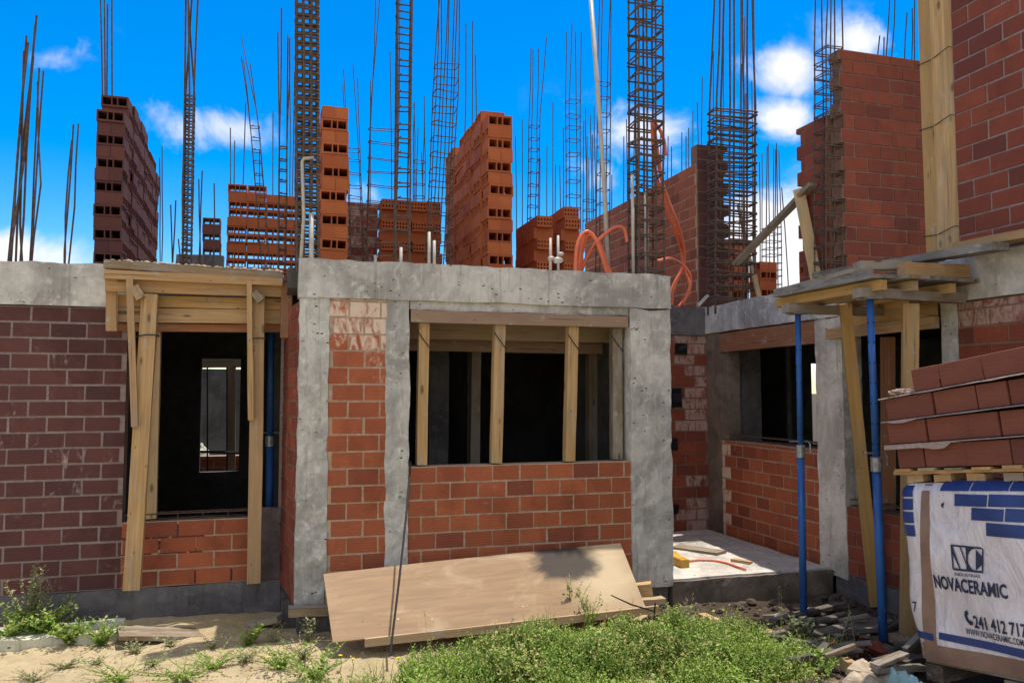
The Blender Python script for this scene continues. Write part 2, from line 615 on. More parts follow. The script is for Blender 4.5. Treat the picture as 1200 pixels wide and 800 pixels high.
mb = MB()
gx, gy = axis(-3.2, 5.4, .03, 900), axis(2.6, 7.0, .03, 900)
mb.add([V((x, y, hgt(x, y) if -9 < x < 11 and -2 < y < 12 else 0)) for y in gy for x in gx],
       [(j * len(gx) + i, j * len(gx) + i + 1, (j + 1) * len(gx) + i + 1, (j + 1) * len(gx) + i) for j in range(len(gy) - 1) for i in range(len(gx) - 1)])
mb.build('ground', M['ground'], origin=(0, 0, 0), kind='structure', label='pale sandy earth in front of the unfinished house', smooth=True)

# ------------------------------------------------------------------ the house
HOUSE = thing('unfinished_house', (1.5, 8, 0), 'unfinished red brick and concrete house with open window holes and bare roof edge', 'house')


def brickwork(mb, O, U, N, L, z0, z1, ch=.12, bl=.26, th=.14, holes=(), tooth=(0, 0), jt=.0135, smear=None, shift=0., proud=.004):
    """courses of single bricks laid on a mortar body; O start, U along, N outward (2D)"""
    O, U, N = V((O[0], O[1], 0)), V((U[0], U[1], 0)).normalized(), V((N[0], N[1], 0)).normalized()

    def P(u, n, z):
        return O + U * u + N * n + V((0, 0, z))

    def blk(u0, u1, n0, n1, za, zb, mi, tint, jit):
        # n1 is the outer side; orientation follows U x Z
        c = [P(u, n, z) for z in (za, zb) for u, n in ((u0, n1), (u1, n1), (u1, n0), (u0, n0))]
        if jit:
            c = [p + V((R.uniform(-jit, jit), R.uniform(-jit, jit), R.uniform(-jit, jit))) for p in c]
        if U.cross(V((0, 0, 1))).dot(N) < 0:
            c = [c[i] for i in (1, 0, 3, 2, 5, 4, 7, 6)]
        mb.hexa(c, mi, tint)
    i, za = 0, z0
    while za < z1 - .012:
        zb = min(za + ch, z1)
        zm = (za + zb) / 2
        coff = R.uniform(-.02, .02)
        iv = [(0, L)]
        if tooth[0] and i % 2:
            iv = [(bl / 2 * tooth[0], iv[0][1])]
        if tooth[1] and i % 2 == 0:
            iv = [(iv[0][0], L - bl / 2 * tooth[1])]
        for (h0, h1, k0, k1) in holes:
            if k0 < zm < k1:
                nv = []
                for a, b in iv:
                    if h1 <= a or h0 >= b:
                        nv.append((a, b))
                    else:
                        if h0 > a:
                            nv.append((a, h0))
                        if h1 < b:
                            nv.append((h1, b))
                iv = nv
        for a, b in iv:
            blk(a, b, -th, 0, za, zb, 1, (.5, 0, 0), 0)
            k = -2
            while True:
                j0 = k * bl + (i % 2) * bl / 2 + shift + R.uniform(-.003, .003)
                k += 1
                if j0 > b:
                    break
                u0, u1 = max(a + .002, j0 + jt / 2), min(b - .002, j0 + bl - jt / 2)
                if u1 - u0 < .025:
                    continue
                g = smear((u0 + u1) / 2, zm) if smear else 0
                pr = proud + R.uniform(-.002, .003)
                blk(u0, u1, -.05, pr, za + jt / 2 + R.uniform(-.002, .002), zb - jt / 2 + R.uniform(-.002, .002), 0, (R.random(), g, 0), .0016)
        za, i = zb, i + 1


def wall(mat, *a, name='brick_wall', label=None, parent=HOUSE, **k):
    mb = MB()
    brickwork(mb, *a, **k)
    return mb.build(name, mat, parent, label=label)


RED, DARKENED, DEEP = [M['brick'], M['mortar']], [M['brick_darkened'], M['mortar_pale']], [M['brick_deep'], M['mortar_dim']]


def cast(name, x0, x1, y0, y1, z0, z1, mat='concrete', label=None, parent=HOUSE, **k):
    mb = MB()
    mb.cast(x0, x1, y0, y1, z0, z1, **k)
    return mb.build(name, M[mat], parent, label=label, smooth=False)


# left stretch
wall(DARKENED, (-3.6, Y_LEFT), (1, 0), (0, -1), 3.6 + .085, .235, 2.345, ch=.117, bl=.25, jt=.016, proud=.005, label='darkened red brick wall beside the door opening',
     holes=[(3.6 - 1.07, 3.6 + .06, .72, 3)], smear=lambda u, z: R.choice((0, .05, .1, .15, .26)))
wall(RED, (-1.068, Y_LEFT - .006), (1, 0), (0, -1), 1.0, .236, .725, ch=.122, bl=.262, th=.04, label='low red brick sill wall under the door opening', smear=lambda u, z: .05)
cast('plaster_patch', -.066, .08, Y_LEFT - .012, Y_LEFT + .02, .25, .8, 'sill_stain')
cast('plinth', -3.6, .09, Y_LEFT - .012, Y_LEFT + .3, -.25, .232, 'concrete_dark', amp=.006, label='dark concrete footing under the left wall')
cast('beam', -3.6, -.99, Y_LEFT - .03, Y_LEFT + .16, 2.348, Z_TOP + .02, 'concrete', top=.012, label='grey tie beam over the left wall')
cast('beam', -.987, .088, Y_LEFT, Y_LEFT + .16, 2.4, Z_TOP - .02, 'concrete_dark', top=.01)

# front bay
cast('column', XB0, .38, Y_BAY - .012, Y_BAY + .14, Z_FLOOR + .01, 2.388, 'concrete', res=.04, amp=.011, label='pale concrete corner column at the left of the bay')
cast('column', .786, .958, Y_BAY - .014, Y_BAY + .15, Z_FLOOR + .01, 2.388, 'concrete', res=.04, amp=.012)
cast('column', 2.72, XB1, Y_BAY - .02, Y_BAY + .2, Z_FLOOR - .03, 2.372, 'concrete', res=.045, amp=.009, label='streaked concrete corner column at the right of the bay')
cast('beam', XB0 - .012, XB1 + .004, Y_BAY - .026, Y_BAY + .16, 2.376, Z_TOP, 'concrete', top=.014, amp=.005, label='grey concrete beam over the wide window of the bay')
wall(RED, (.375, Y_BAY), (1, 0), (0, -1), .42, Z_FLOOR, 2.38, bl=.225, shift=.03, label='narrow red brick panel with white plaster smears at its top',
     smear=lambda u, z: max(0, min(.5, (z - 1.72) * .75 + u * .4)) if z > 1.66 else R.choice((0, 0, .05, .12)))
wall(RED, (.953, Y_BAY + .004), (1, 0), (0, -1), 1.772, Z_FLOOR, 1.168, bl=.215, shift=.1, label='red brick wall under the wide window', smear=lambda u, z: R.choice((0, 0, 0, .08, .16)))
dl = V((.085 - XB0, Y_LEFT - Y_BAY - .1, 0))
wall(DEEP, (.085, Y_LEFT - .003), (XB0 + .004 - .085, Y_BAY + .1 - Y_LEFT), (-1, -.1), dl.length, Z_FLOOR, 2.36, bl=.262, label='narrow brick return at the left of the bay', smear=lambda u, z: .25)
cast('footing', XB0 + .02, XB1 - .02, Y_BAY + .03, Y_BAY + .3, -.25, Z_FLOOR - .002, 'concrete_dark', amp=.006)
cast('beam', .962, 2.716, Y_BAY + .008, Y_BAY + .15, 2.312, 2.38, 'concrete', res=.04, amp=.005)
mb = MB()
mb.plank((.965, Y_BAY + .045, 2.262), (2.70, Y_BAY + .045, 2.262), .13, .09, (0, 0, 1))
mb.build('lintel_board', M['wood_red'], HOUSE)
for z, yy in ((2.2, .62), (2.12, .95)):
    mb = MB()
    mb.plank((.5, Y_BAY + yy, z), (2.88, Y_BAY + yy, z), .06, .13, (0, 0, 1))
    mb.build('inner_beam', M['wood_red' if yy > .8 else 'wood'], HOUSE)
wall(DEEP, (XB1, Y_BAY + .2), (0, 1), (1, 0), Y_BACK - Y_BAY - .2, Z_FLOOR, 2.36)
cast('beam', XB1 - .16, XB1 - .002, Y_BAY + .162, Y_BACK, 2.362, Z_TOP - .01, top=.01)

# recess
wall(DEEP, (XB1 + .002, Y_BACK), (1, 0), (0, -1), 1.53, Z_FLOOR, 2.33, bl=.25, label='brick wall at the back of the porch recess', smear=lambda u, z: .45 if u > 1.2 and R.random() < .5 else (.3 if z > 2.15 else .03))
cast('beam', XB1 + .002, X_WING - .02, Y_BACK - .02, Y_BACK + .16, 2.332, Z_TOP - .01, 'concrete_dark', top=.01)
cast('porch_slab', XB1 + .003, X_WING - .02, Y_BAY, Y_BACK - .006, -.22, Z_FLOOR, 'concrete_brown', amp=.006, top=.006, label='dusty concrete porch slab in the recess')

cast('screed', XB1 + .012, X_WING - .028, Y_BAY + .03, Y_BACK - .012, Z_FLOOR - .01, Z_FLOOR + .014, 'dust', amp=.004, top=.006, label='pale dusty screed on the porch')

# wing (faces the porch and the pallets)
WX = X_WING
cast('column', WX - .012, WX + .18, 7.61, Y_BACK - .004, Z_FLOOR + .002, 2.345, 'concrete_brown', amp=.008)
cast('column', WX - .014, WX + .18, 5.68, 6.03, Z_FLOOR - .05, 2.345, 'concrete_warm', amp=.007, label='pale whitewashed concrete column of the wing')
cast('column', WX - .012, WX + .18, 4.49, 4.63, Z_FLOOR + .002, 2.345, 'concrete_warm', amp=.006)
cast('beam', WX - .03, WX + .18, 5.72, Y_BACK + .15, 2.348, Z_TOP - .005, 'concrete', top=.016, amp=.006, label='grey concrete beam over the wing window')
cast('beam', WX - .03, WX + .18, 1.6, 4.62, 2.335, Z_TOP - .01, 'concrete_warm', top=.012, label='concrete beam above the right wall')
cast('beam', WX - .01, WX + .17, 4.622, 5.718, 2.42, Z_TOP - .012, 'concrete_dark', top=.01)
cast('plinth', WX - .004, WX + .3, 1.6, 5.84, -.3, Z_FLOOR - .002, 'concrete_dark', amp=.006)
wall(RED, (WX, 7.612), (0, -1), (-1, 0), 1.585, Z_FLOOR, 1.2, bl=.225, shift=.05, label='red brick wall under the wing window', smear=lambda u, z: .5 if u < .1 else R.choice((0, 0, .1, .2)))
wall(DEEP, (WX, 5.682), (0, -1), (-1, 0), 1.055, Z_FLOOR, .76, bl=.262, shift=.1)
wall(DEEP, (WX, 4.492), (0, -1), (-1, 0), 2.9, Z_FLOOR, 2.33, bl=.27, ch=.122, jt=.014, label='darkened red brick wall behind the stacked bricks', smear=lambda u, z: .42 if z > 2.2 else .12)
mb = MB()
mb.plank((WX + .01, 7.61, 2.235), (WX + .01, 6.03, 2.235), .06, .2, (0, 0, 1))
mb.build('lintel_board', M['wood_red'], HOUSE)
cast('window_jamb', WX + .005, WX + .15, 7.49, 7.612, 1.21, 2.13, 'concrete_brown')

# reinforcement lying on the open sills
def ladder(a, b, name='sill_rebar'):
    a, b = V(a), V(b)
    mb = MB()
    d = (b - a).normalized()
    s = d.cross(V((0, 0, 1))) * .045
    for q in (-1, 1):
        mb.tube([a + s * q, (a + b) / 2 + s * q + V((0, 0, .006)), b + s * q], .005)
        mb.tube([a + s * q + V((0, 0, .05)), b + s * q + V((0, 0, .05))], .005)
    n = max(3, round((b - a).length / .18))
    for i in range(n + 1):
        p = a.lerp(b, i / n)
        mb.tube([p - s, p + s, p + s + V((0, 0, .05)), p - s + V((0, 0, .05))], .0035, 5, closed=True)
    mb.build(name, M['rebar'], HOUSE)


ladder((-1.05, Y_LEFT + .06, .727), (.05, Y_LEFT + .06, .727))
ladder((WX + .06, 7.47, 1.207), (WX + .06, 6.05, 1.207))
ladder((WX + .06, 5.66, .767), (WX + .06, 4.65, .767))

# electric boxes in the recess wall
for px, py, w, h in ((797, 409, .14, .12), (791, 466, .13, .2), (788, 520, .1, .13), (790, 596, .07, .1)):
    p = at(px, py, y=Y_BACK)
    mb = MB()
    mb.box(p.x - w / 2, p.x + w / 2, Y_BACK - .035, Y_BACK - .008, p.z - h / 2, p.z + h / 2, jit=.006)
    mb.box(p.x - w / 2 + .02, p.x + w / 2 - .02, Y_BACK - .06, Y_BACK - .036, p.z - h / 4, p.z + h / 4, jit=.008)
    mb.build('electric_box', M['black'], HOUSE)

# slabs, floors and dark rooms
for a in ((-3.6, .09, Y_LEFT + .161, YR + .16), (.092, XB1 - .17, Y_BAY + .161, 11.2), (XB1 - .168, WX - .02, Y_BACK + .162, 11.2), (WX + .182, 9.5, 1.6, 11.2)):
    mb = MB()
    mb.box(a[0], a[1], a[2], a[3], 2.46, 2.61)
    mb.build('roof_slab', M['inside'], HOUSE)
for a in ((-3.6, .09, Y_LEFT + .302, 11.2), (.092, XB1 - .16, Y_BAY + .302, 11.2), (XB1 - .158, WX - .02, Y_BACK + .18, 11.2), (WX + .302, 9.5, 1.6, 11.2)):
    mb = MB()
    mb.box(a[0], a[1], a[2], a[3], -.2, Z_FLOOR - .02)
    mb.build('floor_slab', M['inside'], HOUSE)


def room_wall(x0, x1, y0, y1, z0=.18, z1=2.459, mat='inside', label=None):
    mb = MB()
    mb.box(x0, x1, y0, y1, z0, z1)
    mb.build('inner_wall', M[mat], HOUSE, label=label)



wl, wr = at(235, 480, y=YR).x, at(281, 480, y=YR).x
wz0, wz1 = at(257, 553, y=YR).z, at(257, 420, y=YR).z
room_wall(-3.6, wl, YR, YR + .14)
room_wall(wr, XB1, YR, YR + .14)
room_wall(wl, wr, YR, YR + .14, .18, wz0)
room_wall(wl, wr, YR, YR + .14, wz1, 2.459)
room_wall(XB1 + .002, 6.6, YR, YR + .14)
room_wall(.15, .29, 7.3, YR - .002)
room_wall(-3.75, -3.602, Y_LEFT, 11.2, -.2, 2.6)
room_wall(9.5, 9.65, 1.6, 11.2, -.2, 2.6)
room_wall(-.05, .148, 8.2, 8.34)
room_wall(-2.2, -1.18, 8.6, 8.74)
fr = thing('timber_post_lintel', (at(258, 540, y=YR + .5).x, YR + .5, 0), 'rough timber frame seen through the far window of the left room', 'frame')  # timber frame of one lintel and one post
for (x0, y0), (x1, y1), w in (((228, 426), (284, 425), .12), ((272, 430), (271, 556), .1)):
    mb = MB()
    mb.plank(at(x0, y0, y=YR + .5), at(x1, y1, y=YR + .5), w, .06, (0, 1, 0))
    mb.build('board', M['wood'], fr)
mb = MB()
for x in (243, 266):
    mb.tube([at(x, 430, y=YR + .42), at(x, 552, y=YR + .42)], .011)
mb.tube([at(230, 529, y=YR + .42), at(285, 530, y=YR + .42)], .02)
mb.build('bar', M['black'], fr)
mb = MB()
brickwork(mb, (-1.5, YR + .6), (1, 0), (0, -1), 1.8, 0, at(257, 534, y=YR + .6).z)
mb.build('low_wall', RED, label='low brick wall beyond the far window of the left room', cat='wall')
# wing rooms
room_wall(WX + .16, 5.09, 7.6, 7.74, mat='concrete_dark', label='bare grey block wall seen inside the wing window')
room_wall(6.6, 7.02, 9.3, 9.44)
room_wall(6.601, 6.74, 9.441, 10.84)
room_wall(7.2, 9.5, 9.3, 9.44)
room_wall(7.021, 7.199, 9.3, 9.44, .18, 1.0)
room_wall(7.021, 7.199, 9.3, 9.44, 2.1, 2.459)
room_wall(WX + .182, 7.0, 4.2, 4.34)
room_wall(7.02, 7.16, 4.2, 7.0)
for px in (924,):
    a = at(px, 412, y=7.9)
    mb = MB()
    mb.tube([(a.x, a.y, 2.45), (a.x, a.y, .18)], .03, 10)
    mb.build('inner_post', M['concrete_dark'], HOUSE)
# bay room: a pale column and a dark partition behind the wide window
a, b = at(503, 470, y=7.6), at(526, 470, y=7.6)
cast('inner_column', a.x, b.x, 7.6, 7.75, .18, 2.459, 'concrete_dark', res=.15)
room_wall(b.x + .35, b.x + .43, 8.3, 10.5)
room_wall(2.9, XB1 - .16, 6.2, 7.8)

# rear yard seen through the left room
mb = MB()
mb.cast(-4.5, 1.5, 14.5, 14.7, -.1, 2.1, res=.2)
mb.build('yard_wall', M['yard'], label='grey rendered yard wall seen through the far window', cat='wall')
mb = MB()
for k in range(150):
    x, y = R.gauss(0, .55), R.gauss(0, .4)
    r = R.uniform(.05, .17)
    top = 1.2 * math.exp(-(x * x / .5 + y * y / .35))
    mb.stone((-1.5 + x, 13.6 + y, max(.03, top - r * .5)), r, k + 90, .7, n=5)
n = 18
vs = [V((-1.5 + 3.4 * (i / n - .5), 13.6 + 2.0 * (j / n - .5), 1.17 * math.exp(-((3.4 * (i / n - .5)) ** 2 / .5 + (2.0 * (j / n - .5)) ** 2 / .35)) - .02)) for j in range(n + 1) for i in range(n + 1)]
mb.add(vs, [(j * (n + 1) + i, j * (n + 1) + i + 1, (j + 1) * (n + 1) + i + 1, (j + 1) * (n + 1) + i) for j in range(n) for i in range(n)])
mb.build('rubble', M['slab_white'], kind='stuff', label='heap of white rubble in the rear yard')

# upper storey
wall(DEEP, (4.76, 5.82), (1, 0), (0, -1), 1.1, Z_TOP, 4.74, ch=.125, bl=.27, jt=.015, tooth=(.25, 0), label='upper brick wall behind the timber post')
wall(DEEP, (4.74, 6.42), (0, -1), (-1, 0), .44, Z_TOP, 4.2, ch=.125, bl=.26, tooth=(.5, 0), label='toothed end of the upper brick wall')
wall([M['brick_deep'], M['mortar_pale']], (WX, 4.45), (0, -1), (-1, 0), 2.8, Z_TOP + .02, 5.9, ch=.124, bl=.27, jt=.014, label='upper darkened red brick wall at the right', smear=lambda u, z: .1)
wall([M['brick'], M['mortar']], (4.57, 11.4), (0, -1), (-1, 0), 3.38, Z_TOP - .05, 4.3, ch=.122, bl=.24, jt=.015, label='long upper brick wall running back behind the red conduits')
wall([M['brick_darkened'], M['mortar_dim']], (4.58, 8.0), (1, 0), (0, -1), .4, Z_TOP - .05, 4.52, ch=.125, bl=.26, tooth=(0, .5), label='darkened toothed wall end behind the wide rebar cage')

# formwork post of the upper corner
t = thing('column_formwork', (4.56, 4.62, Z_TOP), 'tall timber column form at the end of the upper right brick wall', 'formwork')
a = [(4.56, 4.755), (4.56, 4.485)]
for i, (x, y, w) in enumerate(((4.612, 4.685, .12), (4.618, 4.55, .15))):
    mb = MB()
    mb.plank((x, y, Z_TOP + .03), (x, y, 5.9), w, .03, (-1, 0, 0) if i == 0 else (-.94, -.34, 0))
    mb.build('board', M['wood' if i else 'wood_yellow'], t)
for py in (58, 139, 270):
    z = at(1108, py, x=4.56).z
    mb = MB()
    mb.tube([(4.585, 4.76, z), (4.583, 4.62, z - .012), (4.58, 4.462, z + .02), (4.7, 4.455, z + .02), (4.7, 4.76, z)], .0035, 5, closed=True)
    mb.build('tie_wire', M['wire'], t)

# ------------------------------------------------------------------ reinforcement standing on the roof
def link_copy(src, parent, loc, rot=(0, 0, 0)):
    c = src.copy()
    COL.objects.link(c)
    c.parent = parent
    c.location = loc
    c.rotation_euler = rot
    return c


def cage(label, xb, xt, py_top, py_stir, y, w, d, nb, sp, r=.0065, splay=.35, z0=Z_TOP - .1, rot=0., twin=False):
    """a column cage: upright bars tied by stirrups; the bars run free above the last stirrup"""
    b = at(xb, 312, y=y)
    tp = at(xt, max(py_top, -70), y=y)
    base = V((b.x, y, z0))
    ax = tp - b
    ax /= ax.z                                   # per metre of height
    ztop = tp.z
    zst = at(xb, py_stir, y=y).z
    t = thing('rebar_cage', base, label, 'rebar cage', 'rebar cages on the roof')
    C, S = math.cos(rot), math.sin(rot)
    if nb == 4:
        uv = [(-1, -1), (1, -1), (1, 1), (-1, 1)]
    elif nb == 5:
        uv = [(-1, -1), (1, -1), (1, 1), (-1, 1), (0, -1)]
    elif nb == 6:
        uv = [(-1, -1), (0, -1), (1, -1), (1, 1), (0, 1), (-1, 1)]
    else:
        uv = [(-1, -1), (-.33, -1), (.4, -1), (1, -1), (1, 1), (.3, 1), (-.4, 1), (-1, 1)]
    for (u, v) in uv:
        o = V((u * w / 2 * C - v * d / 2 * S, u * w / 2 * S + v * d / 2 * C, 0))
        pts = []
        zt = ztop - R.uniform(0, .35) * (1 if py_top > 0 else 0)
        n = 7
        sx, sy = R.gauss(0, .03) * splay, R.gauss(0, .03) * splay
        for i in range(n + 1):
            z = z0 + (zt - z0) * i / n
            fr = max(0, z - zst)
            pts.append(base + V((ax.x * (z - z0), ax.y * (z - z0), z - z0)) + o * (1 - .12 * min(1, fr)) + V((sx * fr * 1.6 + R.gauss(0, .003), sy * fr * 1.6 + R.gauss(0, .003), 0)))
        mb = MB()
        mb.tube(pts, r, 6)
        mb.build('bar', M['rebar'], t)
    mb = MB()
    q = [(-1.08, -1.1), (1.08, -1.1), (1.08, 1.1), (-1.08, 1.1)]
    pts = []
    for i in range(4):
        u0, v0 = q[i]
        u1, v1 = q[(i + 1) % 4]
        for k in (.04, .96):
            u, v = u0 + (u1 - u0) * k, v0 + (v1 - v0) * k
            pts.append(V((u * w / 2 * C - v * d / 2 * S, u * w / 2 * S + v * d / 2 * C, 0)))
    mb.tube([base + p for p in pts], r * .8, 6, closed=True)
    h0 = base + pts[0]
    mb.tube([h0, h0 + V((.03 * C + .02 * S, .03 * S + .02 * C, .02))], r * .7, 5)
    src = None
    z = z0 + .12 + R.uniform(0, .05)
    while z < min(zst, ztop - .05):
        for tw in ((0, .02) if twin else (0,)):
            zz = z + tw
            loc = V((ax.x * (zz - z0), ax.y * (zz - z0), zz - z0))
            ro = (R.gauss(0, .045), R.gauss(0, .045), R.gauss(0, .03))
            if src is None:
                src = mb.build('stirrup', M['rebar'], t)
                src.location = loc
                STIR.append((src, loc, ro))
            else:
                STIR.append((link_copy(src, t, loc, ro), loc, ro))
        z += sp * R.uniform(.85, 1.15)
    return t


STIR = []
# (label, x at base, x at top, top y, last stirrup y, depth, width, deep, bars, spacing)
cage('tightly bound slim rebar cage between the left brick stack and the low holed stack', 219, 226, -60, 108, 7.3, .07, .07, 5, .05, .009, .8, twin=False)
cage('thin leaning rebar cage rising over the wide low stack of holed bricks', 317, 296, 42, 150, 9.2, .085, .085, 4, .13, .006, .8)
cage('narrow dark rebar cage just left of the thick crowded cage', 331, 334, 12, 165, 8.8, .075, .075, 4, .13, .009, .5)
cage('thick crowded rebar cage on the left corner of the bay beside the single brick column', 360, 360, -60, -60, 6.0, .15, .13, 8, .07, .0105, .4, twin=True)
cage('slim rebar cage right of the single brick column, its bars ending low in the sky', 422, 413, 72, 175, 9.4, .14, .12, 4, .14, .0055, .6)
cage('wide flat rebar cage with four thin bars and slanting stirrups', 445, 455, -60, 137, 8.4, .3, .06, 4, .15, .0055, .8)
cage('ladder like rebar cage with evenly spaced stirrups up to the picture top', 471, 474, -60, -60, 6.1, .105, .1, 4, .125, .0075, .3)
cage('broad leaning rebar cage with eight bars in front of the tall orange brick stack', 511, 528, -60, 65, 7.3, .2, .16, 8, .135, .006, .5)
cage('small rebar cage above the dotted brick stacks, ending in two close bars', 622, 627, 40, 143, 8.5, .095, .09, 4, .135, .0055, .8)
cage('clean open rebar cage standing in clear blue sky left of the white pipe', 672, 671, 10, 110, 8.3, .13, .12, 4, .15, .0055, .5)
cage('rebar cage directly behind the tall white pipe', 705, 708, -60, 88, 9.4, .13, .12, 4, .2, .007, .5)
cage('large square rebar cage with doubled stirrups on the right corner of the bay', 757, 756, -60, -20, 6.1, .225, .2, 8, .14, .009, .3, twin=True)
cage('widest rebar cage with a crown of long bars before the brown toothed wall end', 856, 858, -60, 128, 7.72, .49, .16, 8, .12, .011, .25, twin=True)
cage('small far rebar cage behind the diagonal plank', 903, 902, 168, 262, 16, .32, .3, 4, .17, .011, .5)
cage('rebar cage against the dark side of the upper right brick wall', 970, 970, -60, 52, 5.92, .17, .16, 6, .125, .0065, .35, twin=True)


def bars(label, specs, y, r=.008, z0=Z_TOP - .1):
    """loose starter bars: (x at base, x at top, y of top)"""
    p = [at(x0, 308, y=y) for x0, _, _ in specs]
    t = thing('starter_bars', V((sum(q.x for q in p) / len(p), y, z0)), label, 'rebar', 'loose starter bars on the roof')
    for q, (x0, x1, py) in zip(p, specs):
        e = at(x1, py, y=y + R.uniform(-.08, .08))
        s0 = V((q.x, y + R.uniform(-.05, .05), z0))
        mb = MB()
        m = (s0 + e) / 2 + V((R.gauss(0, .018), 0, 0))
        mb.tube([s0, s0.lerp(m, .5) + V((R.gauss(0, .006), 0, 0)), m, m.lerp(e, .5) + V((R.gauss(0, .006), 0, 0)), e], r, 6)
        mb.build('bar', M['rebar'], t)


bars('bundle of long bent starter bars at the far left end of the roof', [(7, 31, 42), (12, 33, 50), (17, 43, 18), (22, 41, 30), (26, 28, 60), (9, 39, 66)], 7.0, .0085)
bars('pair of shorter starter bars beside the longest bundle', [(34, 46, 80), (39, 51, 83), (37, 44, 96)], 7.4, .0075)
bars('short pair of starter bars alone in the sky left of the hollow brick stack', [(76, 86, 146), (79, 92, 145), (77, 84, 165)], 7.6, .0075)
bars('spreading starter bars sticking out of the top of the left brick stack', [(126, 117, -30), (127, 122, -30), (128, 131, -40), (127, 126, 5)], 9.3, .009)
bars('thin faint starter bars right of the tight slim cage', [(234, 237, 200), (237, 233, 210), (249, 251, 215)], 9.5, .008)
bars('faint short starter bars left of the tight slim cage', [(201, 206, 235), (203, 200, 240), (208, 209, 280)], 9.5, .008)
bars('single thin starter bars right behind the left brick stack', [(187, 190, 172), (189, 187, 185)], 9.4, .006)
bars('leaning starter bars above the tall orange brick stack', [(547, 554, 25), (541, 546, 28), (556, 557, 65)], 9.6, .0075)
bars('sparse thin starter bars between the tall stack and the small cage', [(497, 494, 178), (486, 490, 150), (567, 566, 150)], 10.5, .007)
bars('far thin starter bars seen between the dotted brick stacks and the white pipe', [(632, 633, 185), (642, 641, 172), (652, 651, 193), (657, 656, 194), (687, 688, 160), (691, 690, 185), (694, 694, 158)], 12, .008)
bars('row of far thin starter bars over the receding brick wall', [(716, 717, 205), (729, 731, 160), (733, 734, 140), (737, 735, 185), (783, 783, 160), (788, 787, 172), (798, 799, 155), (804, 804, 160), (806, 807, 150)], 13, .009)
bars('tall thin starter bars beside the widest cage', [(884, 883, -30), (872, 873, 20), (866, 868, -30)], 8.2, .006)
bars('far dark starter bars above the distant cage', [(897, 899, 172), (907, 909, 175), (911, 910, 168), (889, 890, 190), (926, 916, 220)], 15, .012)
bars('thin far starter bars over the pier left of the wide flat cage', [(386, 385, 150), (392, 390, 168), (399, 402, 130), (408, 405, 155), (436, 434, 95), (459, 457, 60), (462, 465, 80)], 11.5, .008)
bars('thin far starter bars over the wide low stack of holed bricks', [(268, 270, 150), (277, 275, 165), (286, 288, 120), (305, 304, 175), (318, 320, 130), (341, 339, 60), (343, 345, 85)], 12.5, .009)
bars('thin far starter bars around the small cage above the dotted stacks', [(606, 604, 160), (611, 612, 140), (646, 648, 120), (661, 660, 150)], 13, .009)
bars('crowd of thin far starter bars behind the widest cage', [(818, 817, 120), (822, 823, 90), (838, 836, 60), (846, 848, 45), (868, 869, 75), (875, 874, 110), (880, 881, 95)], 12, .009)
bars('thin far starter bars above the long receding wall', [(742, 744, 110), (748, 747, 130), (766, 768, 100), (775, 774, 150), (811, 812, 130)], 14, .01)
cage('far small rebar cage peeping between the two dotted stacks and the white pipe', 690, 690, 120, 225, 12, .16, .15, 4, .16, .008, .5)
cage('far slim rebar cage left of the broad leaning cage', 490, 492, 110, 178, 11, .14, .14, 4, .16, .0075, .5)
bars('short starter bars on top of the upper right brick wall', [(1043, 1043, -10), (1049, 1049, -10), (1063, 1063, 15), (1069, 1069, 10), (1073, 1072, -5), (1032, 1031, 42), (1036, 1036, 44)], 6.1, .006, z0=4.3)

# ------------------------------------------------------------------ stacks of hollow bricks
BL, BD, BH = .258, .129, .118


def hollow_mesh(name, mat, kind):
    mb = MB()
    x, z, dd = BL / 2, BH, BD / 2
    if kind == 'open':
        t = .015
        xs = [(-x, -x + t), (-.033, -.022), (.022, .033), (x - t, x)]
        mb.box(-x, x, -dd, dd, 0, .02)
        mb.box(-x, x, -dd, dd, z - .02, z)
        for a, b in xs:
            mb.box(a, b, -dd, dd, .02, z - .02)
    else:
        x = .085
        n = 5
        pitch = 2 * x / n
        zs = [0, .024, .048, .068, .092, z]
        for a, b in ((0, 1), (2, 3), (4, 5)):
            mb.box(-x, x, -dd, dd, zs[a], zs[b])
        for a, b in ((1, 2), (3, 4)):
            for i in range(n + 1):
                c = -x + i * pitch
                mb.box(max(-x, c - .009), min(x, c + .009), -dd, dd, zs[a], zs[b])
    me = bpy.data.meshes.new(name)
    me.from_pydata([p for p in mb.v], [], mb.f)
    me.materials.append(mat)
    a = me.attributes.new('gr', 'FLOAT_VECTOR', 'POINT')
    a.data.foreach_set('vector', [c for p in mb.g for c in p])
    me.update()
    return me


OPEN, OPEN_DARK, DOT = hollow_mesh('hollow_brick', M['stack'], 'open'), hollow_mesh('hollow_brick', M['stack_dark'], 'open'), hollow_mesh('hollow_brick', M['stack'], 'dot')
REST = {}
COUNT = [0]


def put_brick(me, p, rz, label, group, single):
    if single and COUNT[0] < 268:
        COUNT[0] += 1
        o = bpy.data.objects.new('hollow_brick', me)
        COL.objects.link(o)
        o.location = p
        o.rotation_euler = (R.gauss(0, .006), R.gauss(0, .006), rz)
        tag(o, label, 'brick', group)
    else:
        REST.setdefault(me.name, (me, []))[1].append((V(p), rz))


